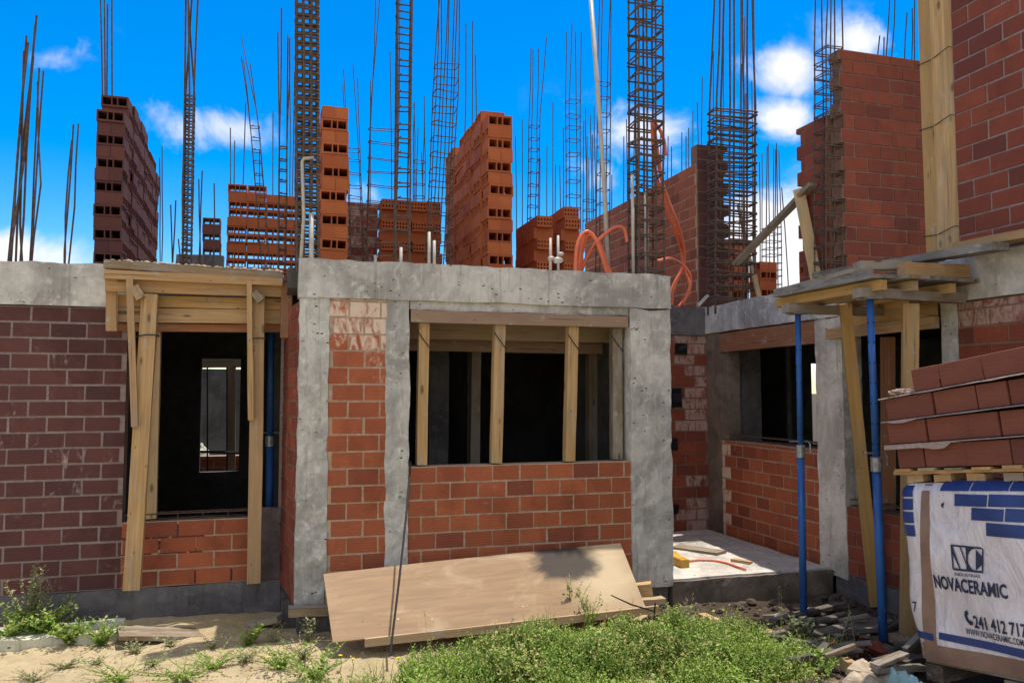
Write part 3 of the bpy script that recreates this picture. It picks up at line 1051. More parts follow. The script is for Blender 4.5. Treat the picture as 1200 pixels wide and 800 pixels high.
def brick_stack(me, x0, y0, nx, ny, pattern, label, group, side, tops=None, vis=0):
    """modules two bricks square: pattern A shows its holes to the front, B to the side"""
    w = BL if me is not DOT else .17
    for j in range(ny):
        for i in range(nx):
            rows = len(pattern) + (tops(i, j) if tops else 0)
            ox, oy = R.gauss(0, .006), R.gauss(0, .006)
            for k in range(rows):
                c = pattern[k % len(pattern)]
                cx, cy, z = x0 + (i + .5) * (w + .004) + ox + R.gauss(0, .005), y0 + (j + .5) * (BL + .004) + oy + R.gauss(0, .005), Z_TOP - .03 + k * .12
                for q in (-1, 1):
                    if c == 'A':
                        outer = (q < 0 and j == 0) or (side == 0 and j == 0) or (side and ((side < 0 and i == 0) or (side > 0 and i == nx - 1)))
                        put_brick(me, (cx, cy + q * (BD + .001) / 2, z), R.gauss(0, .012), label, group, outer and k >= vis)
                    else:
                        outer = j == 0 or (side and q == side)
                        put_brick(me, (cx + q * (BD + .001) / 2 * (w / BL), cy, z), math.pi / 2 + R.gauss(0, .012), label, group, outer and k >= vis)


brick_stack(OPEN, .415, 8.0, 1, 3, 'ABABABABABABABAB', 'orange hollow brick in the slim single column stack beside the thick rebar cage', 'bricks of the single column stack', -1, vis=3)
brick_stack(OPEN, 2.05, 7.75, 1, 8, 'BABABABABABABABAB', 'orange hollow brick in the tall long stack at the middle of the roof', 'bricks of the tall middle stack', -1, vis=3,
            tops=lambda i, j: -1 if j in (0, 5) else 0)
brick_stack(OPEN_DARK, -1.75, 8.75, 1, 10, 'BABABABABABABABA', 'darkened hollow brick in the tall stack at the left of the roof', 'bricks of the left stack', 1, vis=2,
            tops=lambda i, j: (0, 2, 2, 2, 2, 2, 1, 1, 1, 0)[j])
brick_stack(OPEN, -.66, 11.9, 4, 1, 'ABABAABAABAABAABA', 'holed brick in the wide low stack behind the left door form', 'bricks of the wide low stack', 0, vis=7,
            tops=lambda i, j: (0, 0, -1, -1)[i])
brick_stack(DOT, 2.66, 8.0, 1, 3, 'BABABABA', 'dotted brick in the left one of the two small dotted stacks', 'bricks of the left dotted stack', -1, vis=3)
brick_stack(DOT, 2.98, 8.0, 1, 2, 'BABABABAA', 'dotted brick in the right one of the two small dotted stacks by the orange conduits', 'bricks of the right dotted stack', -1, vis=3)
brick_stack(DOT, 1.17, 9.2, 4, 1, 'ABABABABABA', 'dotted brick in the low stack behind the broad leaning cage', 'bricks of the low dotted stack', 0, vis=4)
brick_stack(OPEN_DARK, -1.35, 13.2, 2, 1, 'ABABABABABABABA', 'far brown brick in the remote pile behind the thin faint bars', 'bricks of the remote pile', 0, vis=99, tops=lambda i, j: (-5, 0)[i])
brick_stack(OPEN, 6.0, 9.6, 1, 2, 'BABABABABA', 'orange brick in the far pile under the diagonal plank', 'bricks of the far right pile', -1, vis=3)
brick_stack(OPEN, 6.25, 9.3, 1, 1, 'BABABAB', 'orange brick in the far pile under the diagonal plank', 'bricks of the far right pile', -1, vis=3)
brick_stack(OPEN, 6.55, 8.6, 2, 1, 'BABBABA', 'orange brick in the small far pile behind the bright upright plank', 'bricks of the small far pile', 0, vis=3)
for nm, (me, lst) in REST.items():
    mb = MB()
    src = [v.co.copy() for v in me.vertices]
    fs = [tuple(p.vertices) for p in me.polygons]
    for p, rz in lst:
        m = Matrix.Translation(p) @ Matrix.Rotation(rz, 4, 'Z')
        mb.add([m @ q for q in src], fs, 0, (R.random(), 0, 0), [q + V((R.random() * 9, 0, 0)) for q in src])
    mb.build('stacked_bricks', me.materials[0], kind='stuff', label='mass of hollow bricks inside and behind the roof stacks')

# a grey half plastered pier between the stacks, and far pieces
mb = MB()
brickwork(mb, (at(404, 300, y=9.6).x, 9.6), (1, 0), (0, -1), at(447, 300, y=9.6).x - at(404, 300, y=9.6).x, Z_TOP - .05, at(430, 238, y=9.6).z, bl=.25, tooth=(0, .4), smear=lambda u, z: R.choice((.1, .3, .4)))
mb.build('brick_pier', [M['brick_deep'], M['mortar_pale']], label='dull mortar smeared brick pier behind the wide flat cage', cat='pier')
one('parapet', M['concrete_dark'], 'low grey parapet far behind the tight slim cage', 'wall')(lambda mb: mb.cast(at(206, 300, y=13).x, at(262, 300, y=13).x, 13, 13.2, Z_TOP - .1, at(230, 298, y=13).z, res=.2, amp=.01, top=.03))

# ------------------------------------------------------------------ pipes and conduits on the roof
@one('pvc_pipe', M['pvc'], 'tall leaning white pipe rising from the bay beam in front of a rebar cage', 'pipe', smooth=True)
def _(mb):
    a, b = at(713, 318, y=6.15), at(691, -20, y=6.15)
    mb.tube([V((a.x + .005, a.y, 2.6)), a.lerp(b, .3) + V((.012, 0, 0)), a.lerp(b, .6) + V((.01, 0, 0)), b], .019, 10)


@one('pvc_pipe', M['pvc'], 'white pipe with an elbow beside the thick crowded cage', 'pipe', smooth=True)
def _(mb):
    y = 5.93
    p = [at(352, 306, y=y), at(356, 255, y=y), at(354, 190, y=y), at(356, 186, y=y), at(368, 185, y=y)]
    p[0].z = 2.6
    mb.tube(p, .014, 8)
    mb.tube([at(365, 250, y=y), at(365, 290, y=y), V((at(365, 290, y=y).x, y, 2.6))], .019, 8)


@one('pvc_pipe', M['pvc'], 'white pipe inside the large square cage', 'pipe', smooth=True)
def _(mb):
    a = at(757, 226, y=6.1)
    mb.tube([V((a.x, 6.1, 2.58)), a], .02, 8)


@one('pvc_pipe', M['pvc'], 'white pipe just left of the large square cage', 'pipe', smooth=True)
def _(mb):
    a = at(741, 205, y=6.02)
    mb.tube([V((a.x, 6.02, 2.58)), a], .014, 8)


for px, top, l in ((470, 290, 'stubby white pipe at the foot of the ladder like cage'), (503, 272, 'white pipe at the foot of the broad leaning cage, left'), (509, 282, 'white pipe at the foot of the broad leaning cage, right'), (440, 299, 'short white pipe stub under the wide flat cage')):
    @one('pvc_pipe', M['pvc'], l, 'pipe', smooth=True)
    def _(mb):
        a = at(px, top, y=6.0)
        mb.tube([V((a.x, 6.0, 2.6)), a], .012, 8)
        mb.tube([V((a.x, 6.0, 2.6)), V((a.x, 6.0, 2.675))], .018, 8)

t = thing('water_valve', (at(648, 312, y=5.95).x, 5.95, 2.62), 'pair of thin white valve pipes on the bay beam before the dotted bricks', 'valve')
for px, top in ((645, 279), (654, 276)):
    a = at(px, top, y=5.95)
    mb = MB()
    mb.tube([V((a.x, 5.95, 2.6)), a], .011, 8)
    mb.build('pipe', M['pvc'], t, smooth=True)
for px, py, r in ((654, 305, .035), (657, 298, .022), (646, 303, .024)):
    a = at(px, py, y=5.94)
    mb = MB()
    mb.tube([a - V((r, 0, .004)), a - V((r * .4, 0, 0)), a + V((r * .4, 0, .003)), a + V((r, 0, 0))], [r * .6, r * .8, r * .75, r * .5], 10)
    mb.build('fitting', M['pvc'], t, smooth=True)


def spline(pts, n=8):
    out = []
    for i in range(len(pts) - 1):
        p0, p1, p2, p3 = pts[max(i - 1, 0)], pts[i], pts[i + 1], pts[min(i + 2, len(pts) - 1)]
        for k in range(n):
            u = k / n
            out.append(.5 * ((2 * p1) + (p2 - p0) * u + (2 * p0 - 5 * p1 + 4 * p2 - p3) * u * u + (3 * p1 - p0 - 3 * p2 + p3) * u ** 3))
    out.append(pts[-1])
    return out


t = thing('conduit_coil', (at(695, 312, y=6.05).x, 6.05, 2.6), 'looped orange conduits springing from the bay beam beside the white pipe', 'conduit')
for k, l in enumerate(([(674, 322), (676, 290), (683, 274), (692, 273), (702, 290), (712, 322)], [(677, 322), (681, 288), (689, 273), (697, 279), (705, 300), (714, 322)],
                       [(680, 322), (682, 296), (690, 277), (701, 283), (709, 303), (716, 322)], [(681, 318), (690, 297), (704, 279), (720, 267), (731, 268), (735, 284)])):
    mb = MB()
    mb.tube(spline([at(x, y, y=6.0 + .03 * k) for x, y in l]), .016, 8)
    mb.build('conduit', M['conduit'], t, smooth=True)
t = thing('conduit_coil', (at(790, 345, y=6.7).x, 6.7, 2.55), 'long orange conduits hanging from the large square cage down past the receding wall', 'conduit')
for k, l in enumerate(([(764, 142), (768, 200), (783, 250), (797, 288), (800, 312), (790, 332), (782, 352)], [(767, 150), (774, 205), (788, 248), (801, 290), (802, 315), (808, 335), (800, 356)],
                       [(766, 146), (778, 222), (794, 262), (802, 296), (798, 318), (789, 340), (787, 358)], [(765, 143), (772, 150), (778, 165), (780, 182)], [(770, 306), (786, 303), (799, 310), (809, 325), (806, 345), (795, 360)])):
    mb = MB()
    yy = [6.15, 6.3, 6.6, 6.9, 7.0, 7.0, 7.0] if len(l) > 4 and k < 3 else ([6.15] * 4 if len(l) == 4 else [6.5, 6.7, 6.9, 7, 7, 7])
    mb.tube(spline([at(x, y, y=q + .02 * k) for (x, y), q in zip(l, yy)]), .0155, 8)
    mb.build('conduit', M['conduit'], t, smooth=True)


# roof timbers at the right
def timber(label, a, b, w, tk, mat='wood', up=(0, 0, 1), name='timber_plank', cat='plank', group=None, **k):
    mb = MB()
    mb.plank(a, b, w, tk, up, **k)
    return mb.build(name, M[mat], label=label, cat=cat, group=group)


timber('long grey plank sloping up from the wide cage to the upper right wall', at(862, 309, y=7.45), at(953, 216, y=6.1), .09, .035, 'wood_old', (0, -1, 0))
timber('bright yellow plank standing upright beside the upper right rebar cage', at(958, 336, x=4.62), at(936, 222, x=4.66), .1, .03, 'wood_yellow', (-.7, -.7, 0))
timber('thin pale stick leaning behind the widest cage', at(889, 352, y=7.9), at(865, 240, y=7.95), .03, .03, 'wood', (0, -1, 0))
timber('short yellow stick leaning low behind the wide cage', at(890, 352, y=7.6), at(884, 322, y=7.6), .05, .03, 'wood_yellow', (0, -1, 0))
timber('small white stick lying on the wall top at the recess corner', at(818, 358, y=7.7), at(830, 346, y=7.7), .03, .02, 'pvc', (0, -1, 0), name='stick', cat='stick')

# ------------------------------------------------------------------ door form at the left
YL = Y_LEFT
t = thing('door_formwork', (-.5, YL - .12, 2.2), 'timber formwork of stacked boards over the left door opening', 'formwork')


def px_board(pts, y, tk, mat, parent, name='board', up=(0, -1, 0), label=None):
    """a board between two points seen in the photograph: its width is the apparent one"""
    (x0, y0), (x1, y1), w = pts
    a, b = at(x0, y0, y=y), at(x1, y1, y=y)
    mb = MB()
    mb.plank(a, b, w * (a - V((0, 0, EYE))).length / F_PX, tk, up)
    return mb.build(name, M[mat], parent, label=label)


px_board(((123, 310), (331, 324), 9), YL - .19, .1, 'wood_old', t)
px_board(((123, 322), (331, 331), 9), YL - .24, .09, 'wood', t)
px_board(((124, 334), (331, 341), 14), YL - .20, .05, 'wood', t)
px_board(((130, 352), (331, 357), 12), YL - .1, .035, 'wood_yellow', t)
px_board(((137, 369), (331, 372), 15), YL - .09, .035, 'wood', t)
px_board(((137, 383), (331, 385), 8), YL - .03, .05, 'wood_red', t)
px_board(((131, 335), (131, 388), 10), YL - .15, .06, 'wood', t, 'hanger')
px_board(((336, 332), (335, 396), 12), YL - .2, .06, 'wood_red', t, 'hanger')
px_board(((157, 336), (166, 350), 9), YL - .28, .08, 'wood', t, 'block')
px_board(((297, 343), (306, 353), 8), YL - .28, .08, 'wood_old', t, 'block')
mb = MB()
for k in range(90):
    u = R.random()
    p = at(123 + 208 * u, 304.5 + 13.5 * u, y=YL - .19 + R.uniform(-.05, .05))
    mb.stone(p + V((0, 0, R.uniform(-.006, .004))), R.uniform(.008, .028), k, .5, n=4)
mb.build('spilled_mortar', M['rubble'], t)['kind'] = 'stuff'
for lab, (a, b, w, yy, tk, mt) in (('thick timber prop leaning at the left of the door opening', ((176, 345), (155, 690), 17, YL - .22, .09, 'wood')),
                                   ('timber prop standing at the right of the door opening', ((303, 345), (297, 682), 15, YL - .2, .09, 'wood')),
                                   ('slat nailed slanting beside the left door prop', ((152, 326), (158, 500), 7, YL - .28, .035, 'wood')),
                                   ('slat nailed beside the right door prop', ((292, 332), (294, 492), 6, YL - .28, .035, 'wood')),
                                   ('inner timber post just behind the thick left door prop', ((182, 385), (177, 607), 12, YL + .05, .07, 'wood'))):
    mb = MB()
    p, q = at(*a, y=yy), at(*b, y=yy)
    if 'thick' in lab or 'standing' in lab:
        q.y -= .0
    mb.plank(p, q, w * 6.2 / F_PX, tk, (0, -1, 0))
    mb.build('timber_prop', M[mt], label=lab, cat='prop', group='timber props of the left door')
for px, py in ((172, 393), (300, 397)):
    mb = MB()
    a = at(px, py, y=YL - .275)
    mb.tube([a + V((-.07, 0, -.01)), a + V((0, -.01, .005)), a + V((.07, 0, .005)), a + V((.07, .12, .005)), a + V((-.07, .12, -.01))], .005, 5, closed=True)
    mb.build('tie_wire', M['wire'], t)

# ------------------------------------------------------------------ posts in the wide window
for lab, (x0, y0), (x1, y1), w, dy in (('first timber post from the left in the wide window', (496, 374), (494, 543), 12, .06), ('second timber post in the wide window, slightly leaning', (585, 378), (581, 542), 13, .05),
                                       ('third timber post in the wide window', (670, 381), (667, 540), 13, .05), ('greyish timber post at the right end of the wide window', (721, 384), (722, 537), 13, .12)):
    p, q = at(x0, y0, y=Y_BAY + dy), at(x1, y1, y=Y_BAY + dy)
    p.z, q.z = 2.216, 1.17
    t = thing('window_post', q, lab, 'prop', 'timber posts of the wide window')
    mb = MB()
    mb.plank(q, p, w * 6 / F_PX, .07, (0, -1, 0))
    mb.build('post', M['wood' if dy < .1 else 'wood_old'], t)
    mb = MB()
    a = p - V((0, .04, .12))
    mb.tube([a + V((-.05, -.001, .06)), a + V((-.01, -.01, 0)), a + V((.048, -.006, -.07))], .004, 5)
    mb.build('tie_wire', M['wire'], t)

for lab, px, yy in (('timber shore standing in the dark behind the second window post', 555, 7.4), ('timber shore standing in the dark right of the third window post', 692, 7.0)):
    p = at(px, 460, y=yy)
    mb = MB()
    mb.plank((p.x, yy, Z_FLOOR - .02), (p.x + .02, yy, 2.46), .09, .09, (0, -1, 0))
    mb.build('timber_prop', M['wood_old'], label=lab, cat='prop', group='timber shores inside the bay room')

# ------------------------------------------------------------------ steel props
def steel_prop(label, base, top, r=.028, split=.55):
    b, tp = V(base), V(top)
    t = thing('steel_prop', b, label, 'steel prop', 'blue steel props')
    ax = (tp - b)
    m = b + ax * split
    mb = MB()
    mb.tube([b + V((0, 0, .008)), m], r, 14)
    mb.build('outer_tube', M['blue'], t, smooth=True)
    mb = MB()
    mb.tube([m, tp], r * .8, 14)
    inner = mb.build('inner_tube', M['blue'], t, smooth=True)
    mb = MB()
    n = ax.normalized()
    mb.tube([m - n * .075, m - n * .07, m + n * .02, m + n * .025], [r * .9, r * 1.3, r * 1.3, r * .9], 14)
    col = mb.build('collar', M['zinc'], t)
    mb = MB()
    mb.tube([m + V((-.09, 0, .05)), m + V((.07, 0, .05)), m + V((.085, 0, .03)), m + V((.085, 0, -.04))], .007, 6)
    mb.build('pin', M['zinc'], col)
    for p in (b + V((0, 0, .004)), tp - V((0, 0, .004))):
        mb = MB()
        mb.box(p.x - .06, p.x + .06, p.y - .06, p.y + .06, p.z - .004, p.z + .004)
        mb.build('end_plate', M['zinc'], t)
    mb = MB()
    for k in range(7):
        q = m + ax * (1 - split) * (k + .8) / 8
        mb.tube([q + V((-r * .83, 0, 0)), q + V((r * .83, 0, 0))], .006, 8)
        mb.tube([q + V((0, -r * .83, 0)), q + V((0, r * .83, 0))], .006, 8)
    mb.build('pin_hole', M['black'], inner)


b1, b2 = V((3.80, 5.19, hgt(3.8, 5.19) - .01)), V((3.83, 4.41, hgt(3.83, 4.41) - .01))
steel_prop('blue steel prop farther from the pallets, under the end of the canopy form', b1, (3.81, 5.19, 2.30), .026, .56)
steel_prop('blue steel prop nearer the pallets, under the middle of the canopy form', b2, (3.80, 4.41, 2.325), .028, .54)
a, b = at(316, 590, y=YL + .9), at(318, 400, y=YL + .9)
a.z, b.z = Z_FLOOR - .02, 2.4
steel_prop('blue steel prop standing in the dark just inside the left door opening', a, b, .035, .5)

# ------------------------------------------------------------------ canopy form at the right
t = thing('canopy_formwork', (4.2, 4.85, 2.3), 'timber canopy form projecting over the wing opening on blue props', 'formwork')


def cb(a, b, w, tk, mat, up=(0, 0, 1), name='board', label=None):
    mb = MB()
    mb.plank(a, b, w, tk, up)
    mb.build(name, M[mat], t, label=label)


cb((3.70, 5.19, 2.335), (4.56, 5.19, 2.335), .09, .065, 'wood_old', name='header')
cb((3.70, 4.41, 2.36), (4.56, 4.41, 2.35), .09, .065, 'wood_old', name='header')
for x, mt, z in ((3.80, 'wood_yellow', 2.40), (4.05, 'wood', 2.405), (4.36, 'wood_yellow', 2.402)):
    cb((x, 4.28, z), (x, 5.42, z), .05, .065, mt, name='joist')
for x, mt in ((3.80, 'wood_grey'), (4.03, 'wood_old'), (4.27, 'wood_grey'), (4.49, 'wood_old')):
    cb((x, 4.22 + R.uniform(0, .05), 2.455), (x, 5.38 - R.uniform(0, .1), 2.45), .19, .025, mt, name='deck_board')
cb((3.76, 4.35, 2.49), (3.77, 5.4, 2.485), .05, .045, 'wood_grey', name='edge_board')
cb((3.86, 5.42, 2.50), (3.80, 4.50, 2.52), .16, .03, 'wood_old', name='edge_board')
cb((4.02, 4.36, 2.52), (4.52, 4.33, 2.52), .09, .09, 'wood', name='block')
cb((3.86, 4.60, 2.57), (4.20, 4.50, 2.58), .12, .06, 'wood_old', name='block')
cb((4.585, 4.66, 2.30), (4.585, 5.64, 2.30), .035, .26, 'wood_yellow', name='side_board')
cb((4.555, 4.62, 2.20), (4.54, 5.78, 2.20), .04, .085, 'wood', name='side_board')
cb((4.30, 4.62, 2.36), (4.575, 4.64, 2.36), .03, .2, 'wood_yellow', name='end_board')
t = None
timber('long grey plank lying along the wing edge above the canopy form', (4.34, 5.62, 2.672), (4.36, 3.9, 2.615), .14, .05, 'wood_grey')
timber('second long plank with a fresh cut yellow end beside the grey one', (4.50, 4.35, 2.69), (4.52, 2.6, 2.665), .13, .055, 'wood')
for lab, (x0, y0, X0), (x1, y1, X1), w, mt in (('timber prop leaning under the canopy form between the blue props', (990, 356, 4.16), (1026, 709, 4.52), .085, 'wood_yellow'),
                                               ('upright timber prop under the canopy form beside the stacked bricks', (1067, 356, 4.18), (1064, 748, 4.12), .1, 'wood_yellow'),
                                               ('reddish timber post in the dark wing opening', (1040, 395, 4.75), (1041, 600, 4.75), .1, 'wood_red')):
    timber(lab, at(x0, y0, x=X0), at(x1, y1, x=X1), w, .07, mt, (-.5, -.8, 0), name='timber_prop', cat='prop', group='timber props of the canopy')

# ------------------------------------------------------------------ pallets of bricks at the right
PO = V((3.46, 3.72, .19))
PU = V((.17, -.985, 0)).normalized()
PW = V((-PU.y, PU.x, 0))                  # depth, away from the viewer
ROLL = math.radians(6.2)
PU3 = (PU * math.cos(ROLL) + V((0, 0, 1)) * math.sin(ROLL))
PV3 = PW.cross(PU3)
if PV3.z < 0:
    PV3 = -PV3
PM = Matrix((( PU3.x, PW.x, PV3.x, PO.x), (PU3.y, PW.y, PV3.y, PO.y), (PU3.z, PW.z, PV3.z, PO.z), (0, 0, 0, 1)))


def face_uv(px, py, depth=-.022):
    """where a ray of the photograph meets the printed face, in metres along it and up it"""
    d = CM @ V(((px - 600) / F_PX, -(py - 400) / F_PX, -1))
    o = V((0, 0, EYE))
    n = PW
    k = (PO + PW * depth - o).dot(n) / d.dot(n)
    q = o + d * k - PO
    return q.dot(PU3), q.dot(PV3)


BW, BDP = 1.12, 1.0
BV0 = face_uv(1085, 772, 0)[1]
BVH = face_uv(1075, 566, 0)[1]
RAD = .075


def bag_pt(s, v, off=0.):
    """s runs along the printed face, negative s goes round the far corner; slack film bulges a little"""
    vv = v - BV0
    top = max(0, vv - (BVH - BV0 - .05)) / .05
    bulge = .014 * math.sin(s * 9 + vv * 4) * math.sin(vv * 7 + s * 3) + .01 * noise.noise(V((s * 5, vv * 5, 2)))
    bulge -= .035 * top * top
    bulge += .02 * math.sin(min(1, max(0, vv / (BVH - BV0))) * math.pi)
    qarc = RAD * math.pi / 2
    if s >= RAD:
        p, n = (s, 0), (0, -1)
    elif s > RAD - qarc:
        a = (RAD - s) / RAD
        p, n = (RAD - RAD * math.sin(a), RAD - RAD * math.cos(a)), (-math.sin(a), -math.cos(a))
    else:
        p, n = (0, RAD + (RAD - qarc - s)), (-1, 0)
    b = bulge + off
    return PM @ V((p[0] + n[0] * b, p[1] + n[1] * b, v))


PAL = thing('wrapped_pallet', PM @ V((BW / 2, BDP / 2, BV0 - .12)), 'pallet of bricks wrapped in white printed film with blue brick pattern', 'pallet')
mb = MB()
NS, NV = 70, 40
s0, s1 = RAD - RAD * math.pi / 2 - (BDP - RAD), BW
svals = [s0 + (RAD - RAD * math.pi / 2 - s0) * i / 8 for i in range(8)] + [RAD - RAD * math.pi / 2 + RAD * math.pi / 2 * i / 8 for i in range(8)] + [RAD + (s1 - RAD) * i / NS for i in range(NS + 1)]
vv = [BV0 + (BVH - BV0) * j / NV for j in range(NV + 1)]
vs = [bag_pt(s, v) for v in vv for s in svals]
w = len(svals)
gr = [V((s, 0, v)) for v in vv for s in svals]
fs = [(j * w + i, j * w + i + 1, (j + 1) * w + i + 1, (j + 1) * w + i) for j in range(NV) for i in range(w - 1)]
mb.add(vs, fs, 0, gr=gr)
top = [bag_pt(s, BVH) for s in svals]
back = [PM @ V((BW, BDP, BVH - .02)), PM @ V((0.03, BDP, BVH - .02))]
mb.add(top + back, [tuple(range(w)) + (w, w + 1)], 0)
mb.add([PM @ V(p) for p in ((BW, .01, BV0), (BW, BDP, BV0), (BW, BDP, BVH - .02), (BW, .01, BVH - .04))], [(0, 1, 2, 3)], 0)
mb.add([PM @ V(p) for p in ((BW, BDP, BV0), (0, BDP, BV0), (0, BDP, BVH - .02), (BW, BDP, BVH - .02))], [(0, 1, 2, 3)], 0)
wrap = mb.build('film', M['wrap'], PAL, smooth=True)


def decal(poly_or_quad, name, mat, parent, off=.004, nu=10, nv=4):
    """printed patch on the film: quad corners (s, v) bottom left, bottom right, top right, top left"""
    (a, b, c, d) = [V((p[0], p[1], 0)) for p in poly_or_quad]
    mb = MB()
    vs = []
    for j in range(nv + 1):
        for i in range(nu + 1):
            q = a.lerp(b, i / nu).lerp(d.lerp(c, i / nu), j / nv)
            vs.append(bag_pt(q.x, q.y, off))
    mb.add(vs, [(j * (nu + 1) + i, j * (nu + 1) + i + 1, (j + 1) * (nu + 1) + i + 1, (j + 1) * (nu + 1) + i) for j in range(nv) for i in range(nu)])
    return mb.build(name, M[mat], parent)


def quad_px(x0, y0, x1, y1, x2, y2, x3, y3):
    return [face_uv(x0, y0), face_uv(x1, y1), face_uv(x2, y2), face_uv(x3, y3)]


# blue bricks printed near the top (photo pixels: left, right, top-left y, bottom-left y, slope)
for xl, xr, yt, yb in ((1099, 1134, 563.5, 575), (1135.5, 1178, 562.5, 575), (1179.5, 1222, 562, 575.5), (1117, 1156, 578.5, 592.5), (1157.5, 1200, 579, 593.5), (1201, 1240, 580, 594),
                       (1138, 1176, 594.5, 609), (1177.5, 1216, 595.5, 611), (1217, 1250, 597, 612), (1156, 1204, 612, 627.5), (1206, 1250, 613.5, 630)):
    sl = (yt - 560) * .0016
    decal(quad_px(xl, yb, xr, yb + sl * (xr - xl), xr, yt + sl * (xr - xl), xl, yt), 'printed_brick', 'ink', wrap)
# the same pattern going round the far corner
top_s = RAD - RAD * math.pi / 2
u_tape = face_uv(1076, 600)[0]
vt = BVH - .012
for k in range(4):
    a = vt - k * .072
    decal([(top_s + .01, a - .062), (u_tape - .035, a - .062), (u_tape - .035, a), (top_s + .01, a)], 'printed_brick', 'ink', wrap)
decal([(top_s - .02, BV0 + .115), (u_tape + .0, BV0 + .112), (u_tape + .0, BV0 + .15), (top_s - .02, BV0 + .152)], 'printed_stripe', 'ink', wrap)
# tape down the corner and along the bottom
q = [face_uv(1082, 757), face_uv(1098, 757), face_uv(1085, 562), face_uv(1076, 562)]
decal([(q[0][0], BV0 + .05), (q[1][0], BV0 + .05), (q[2][0], BVH - .005), (q[3][0], BVH - .005)], 'tape', 'tape', wrap, .003, 4, 20)
decal([(RAD * .2, BV0), (BW, BV0), (BW, BV0 + .085), (RAD * .2, BV0 + .095)], 'tape', 'tape', wrap, .003, 24, 3)
# stripe
a, b, c, d = face_uv(1101, 748), face_uv(1212, 775), face_uv(1212, 764), face_uv(1101, 740)
stripe = decal((a, b, c, d), 'printed_stripe', 'ink', wrap, .0045, 24, 2)


def text_on(txt, p_left, p_right, height_px, name, mat, parent=wrap, off=.006, bold=0.):
    """lettering laid on the film from one photo pixel to another"""
    a, b = V((*face_uv(*p_left), 0)), V((*face_uv(*p_right), 0))
    h = abs(face_uv(p_left[0], p_left[1] - height_px)[1] - a.y)
    cu = bpy.data.curves.new('lettering', 'FONT')
    cu.body = txt
    cu.resolution_u = 3
    cu.offset = bold
    ob = bpy.data.objects.new('lettering', cu)
    COL.objects.link(ob)
    dg = bpy.context.evaluated_depsgraph_get()
    me = bpy.data.meshes.new_from_object(ob.evaluated_get(dg))
    bpy.data.objects.remove(ob)
    xs = [v.co.x for v in me.vertices]
    ys = [v.co.y for v in me.vertices]
    x0, x1, y0, y1 = min(xs), max(xs), min(0, min(ys)), max(ys)
    mb = MB()
    dv = (b - a)
    vs = []
    for v in me.vertices:
        k = (v.co.x - x0) / (x1 - x0)
        s = a.x + dv.x * k
        vv = a.y + dv.y * k + (v.co.y) / (.72) * h
        vs.append(bag_pt(s, vv, off))
    mb.add(vs, [tuple(p.vertices) for p in me.polygons])
    bpy.data.meshes.remove(me)
    bpy.data.curves.remove(cu)
    return mb.build(name, M[mat], parent)


text_on('NOVACERAMIC', (1096.5, 687.5), (1181, 701), 15, 'lettering', 'dark_ink', bold=.028)
text_on('INDUSTRIAS', (1121, 673.5), (1149.5, 676.5), 3.4, 'lettering', 'dark_ink', bold=.01)
text_on('241 412 717', (1141, 735), (1203, 747), 14.5, 'lettering', 'dark_ink', bold=.025)
text_on('WWW.NOVACERAMIC.COM', (1131, 742.5), (1199, 757), 7.2, 'lettering', 'dark_ink', bold=.014)
text_on('7', (1073.6, 716), (1077.4, 716), 12, 'lettering', 'dark_ink')


def print_poly(pts, name, mat='dark_ink', off=.006):
    mb = MB()
    mb.add([bag_pt(*face_uv(x, y), off) for x, y in pts], [tuple(range(len(pts)))])
    return mb.build(name, M[mat], wrap)


# emblem: a slanted frame with a striped N and a half dark disc
def LX(u, v):
    c = ((1115, 637.2), (1152.4, 641.3), (1152.4, 671.2), (1118.7, 667.1))
    w = ((1 - u) * (1 - v), u * (1 - v), u * v, (1 - u) * v)
    return sum(k * p[0] for k, p in zip(w, c)), sum(k * p[1] for k, p in zip(w, c))


em = MB()
for p in ([(0, 0), (.93, 0), (1, .07), (0, .07)], [(0, .92), (1, .92), (1, 1), (.04, 1), (0, .96)], [(0, .07), (.045, .07), (.045, .92), (0, .92)], [(.955, .06), (1, .07), (1, .92), (.955, .92)],
          [(.045, .07), (.06, .07), (.27, .92), (.23, .92), (.045, .38)], [(.27, .07), (.31, .07), (.5, .8), (.5, .92)], [(.76, .1), (.955, .36), (.955, .68), (.76, .92)]):
    em.add([bag_pt(*face_uv(*LX(*q)), .006) for q in p], [tuple(range(len(p)))])
arc = [(.76 - .25 * math.sin(t), .5 - .43 * math.cos(t)) for t in [math.pi * k / 14 for k in range(15)]]
for k in range(14):
    (u0, v0), (u1, v1) = arc[k], arc[k + 1]
    em.add([bag_pt(*face_uv(*LX(*q)), .006) for q in ((.455, v0), (u0, v0), (u1, v1), (.455, v1))], [(0, 1, 2, 3)])
em.build('emblem', M['dark_ink'], wrap)
# telephone mark
ph = [(1130, 716), (1133, 714.5), (1134.5, 719), (1132.5, 721), (1134.5, 726), (1137, 727), (1139.5, 729), (1138.5, 732.5), (1135.5, 732), (1131.5, 727), (1129.5, 721)]
print_poly(ph, 'telephone_mark')
print_poly([(1101, 591), (1104, 588.5), (1105, 590), (1103.5, 593), (1105.5, 594), (1102.5, 594.5)], 'film_hole', 'black')
mb = MB()
mb.add([PM @ V(p) for p in ((0, .05, BVH), (.3, .05, BVH), (.3, .2, BVH))], [])
# timber feet under the wrapped load
for u in (.08, .52, .96):
    mb = MB()
    mb.plank(PM @ V((u, .02, BV0 - .07)), PM @ V((u, BDP - .02, BV0 - .07)), .1, .09, PV3)
    mb.build('pallet_foot', M['feet'], PAL)
mb = MB()
mb.box(.03, BW - .03, .03, BDP - .03, BV0 - .02, BV0 + .02)
mb.v = [PM @ p for p in mb.v]
mb.build('pallet_deck', M['wood_old'], PAL)

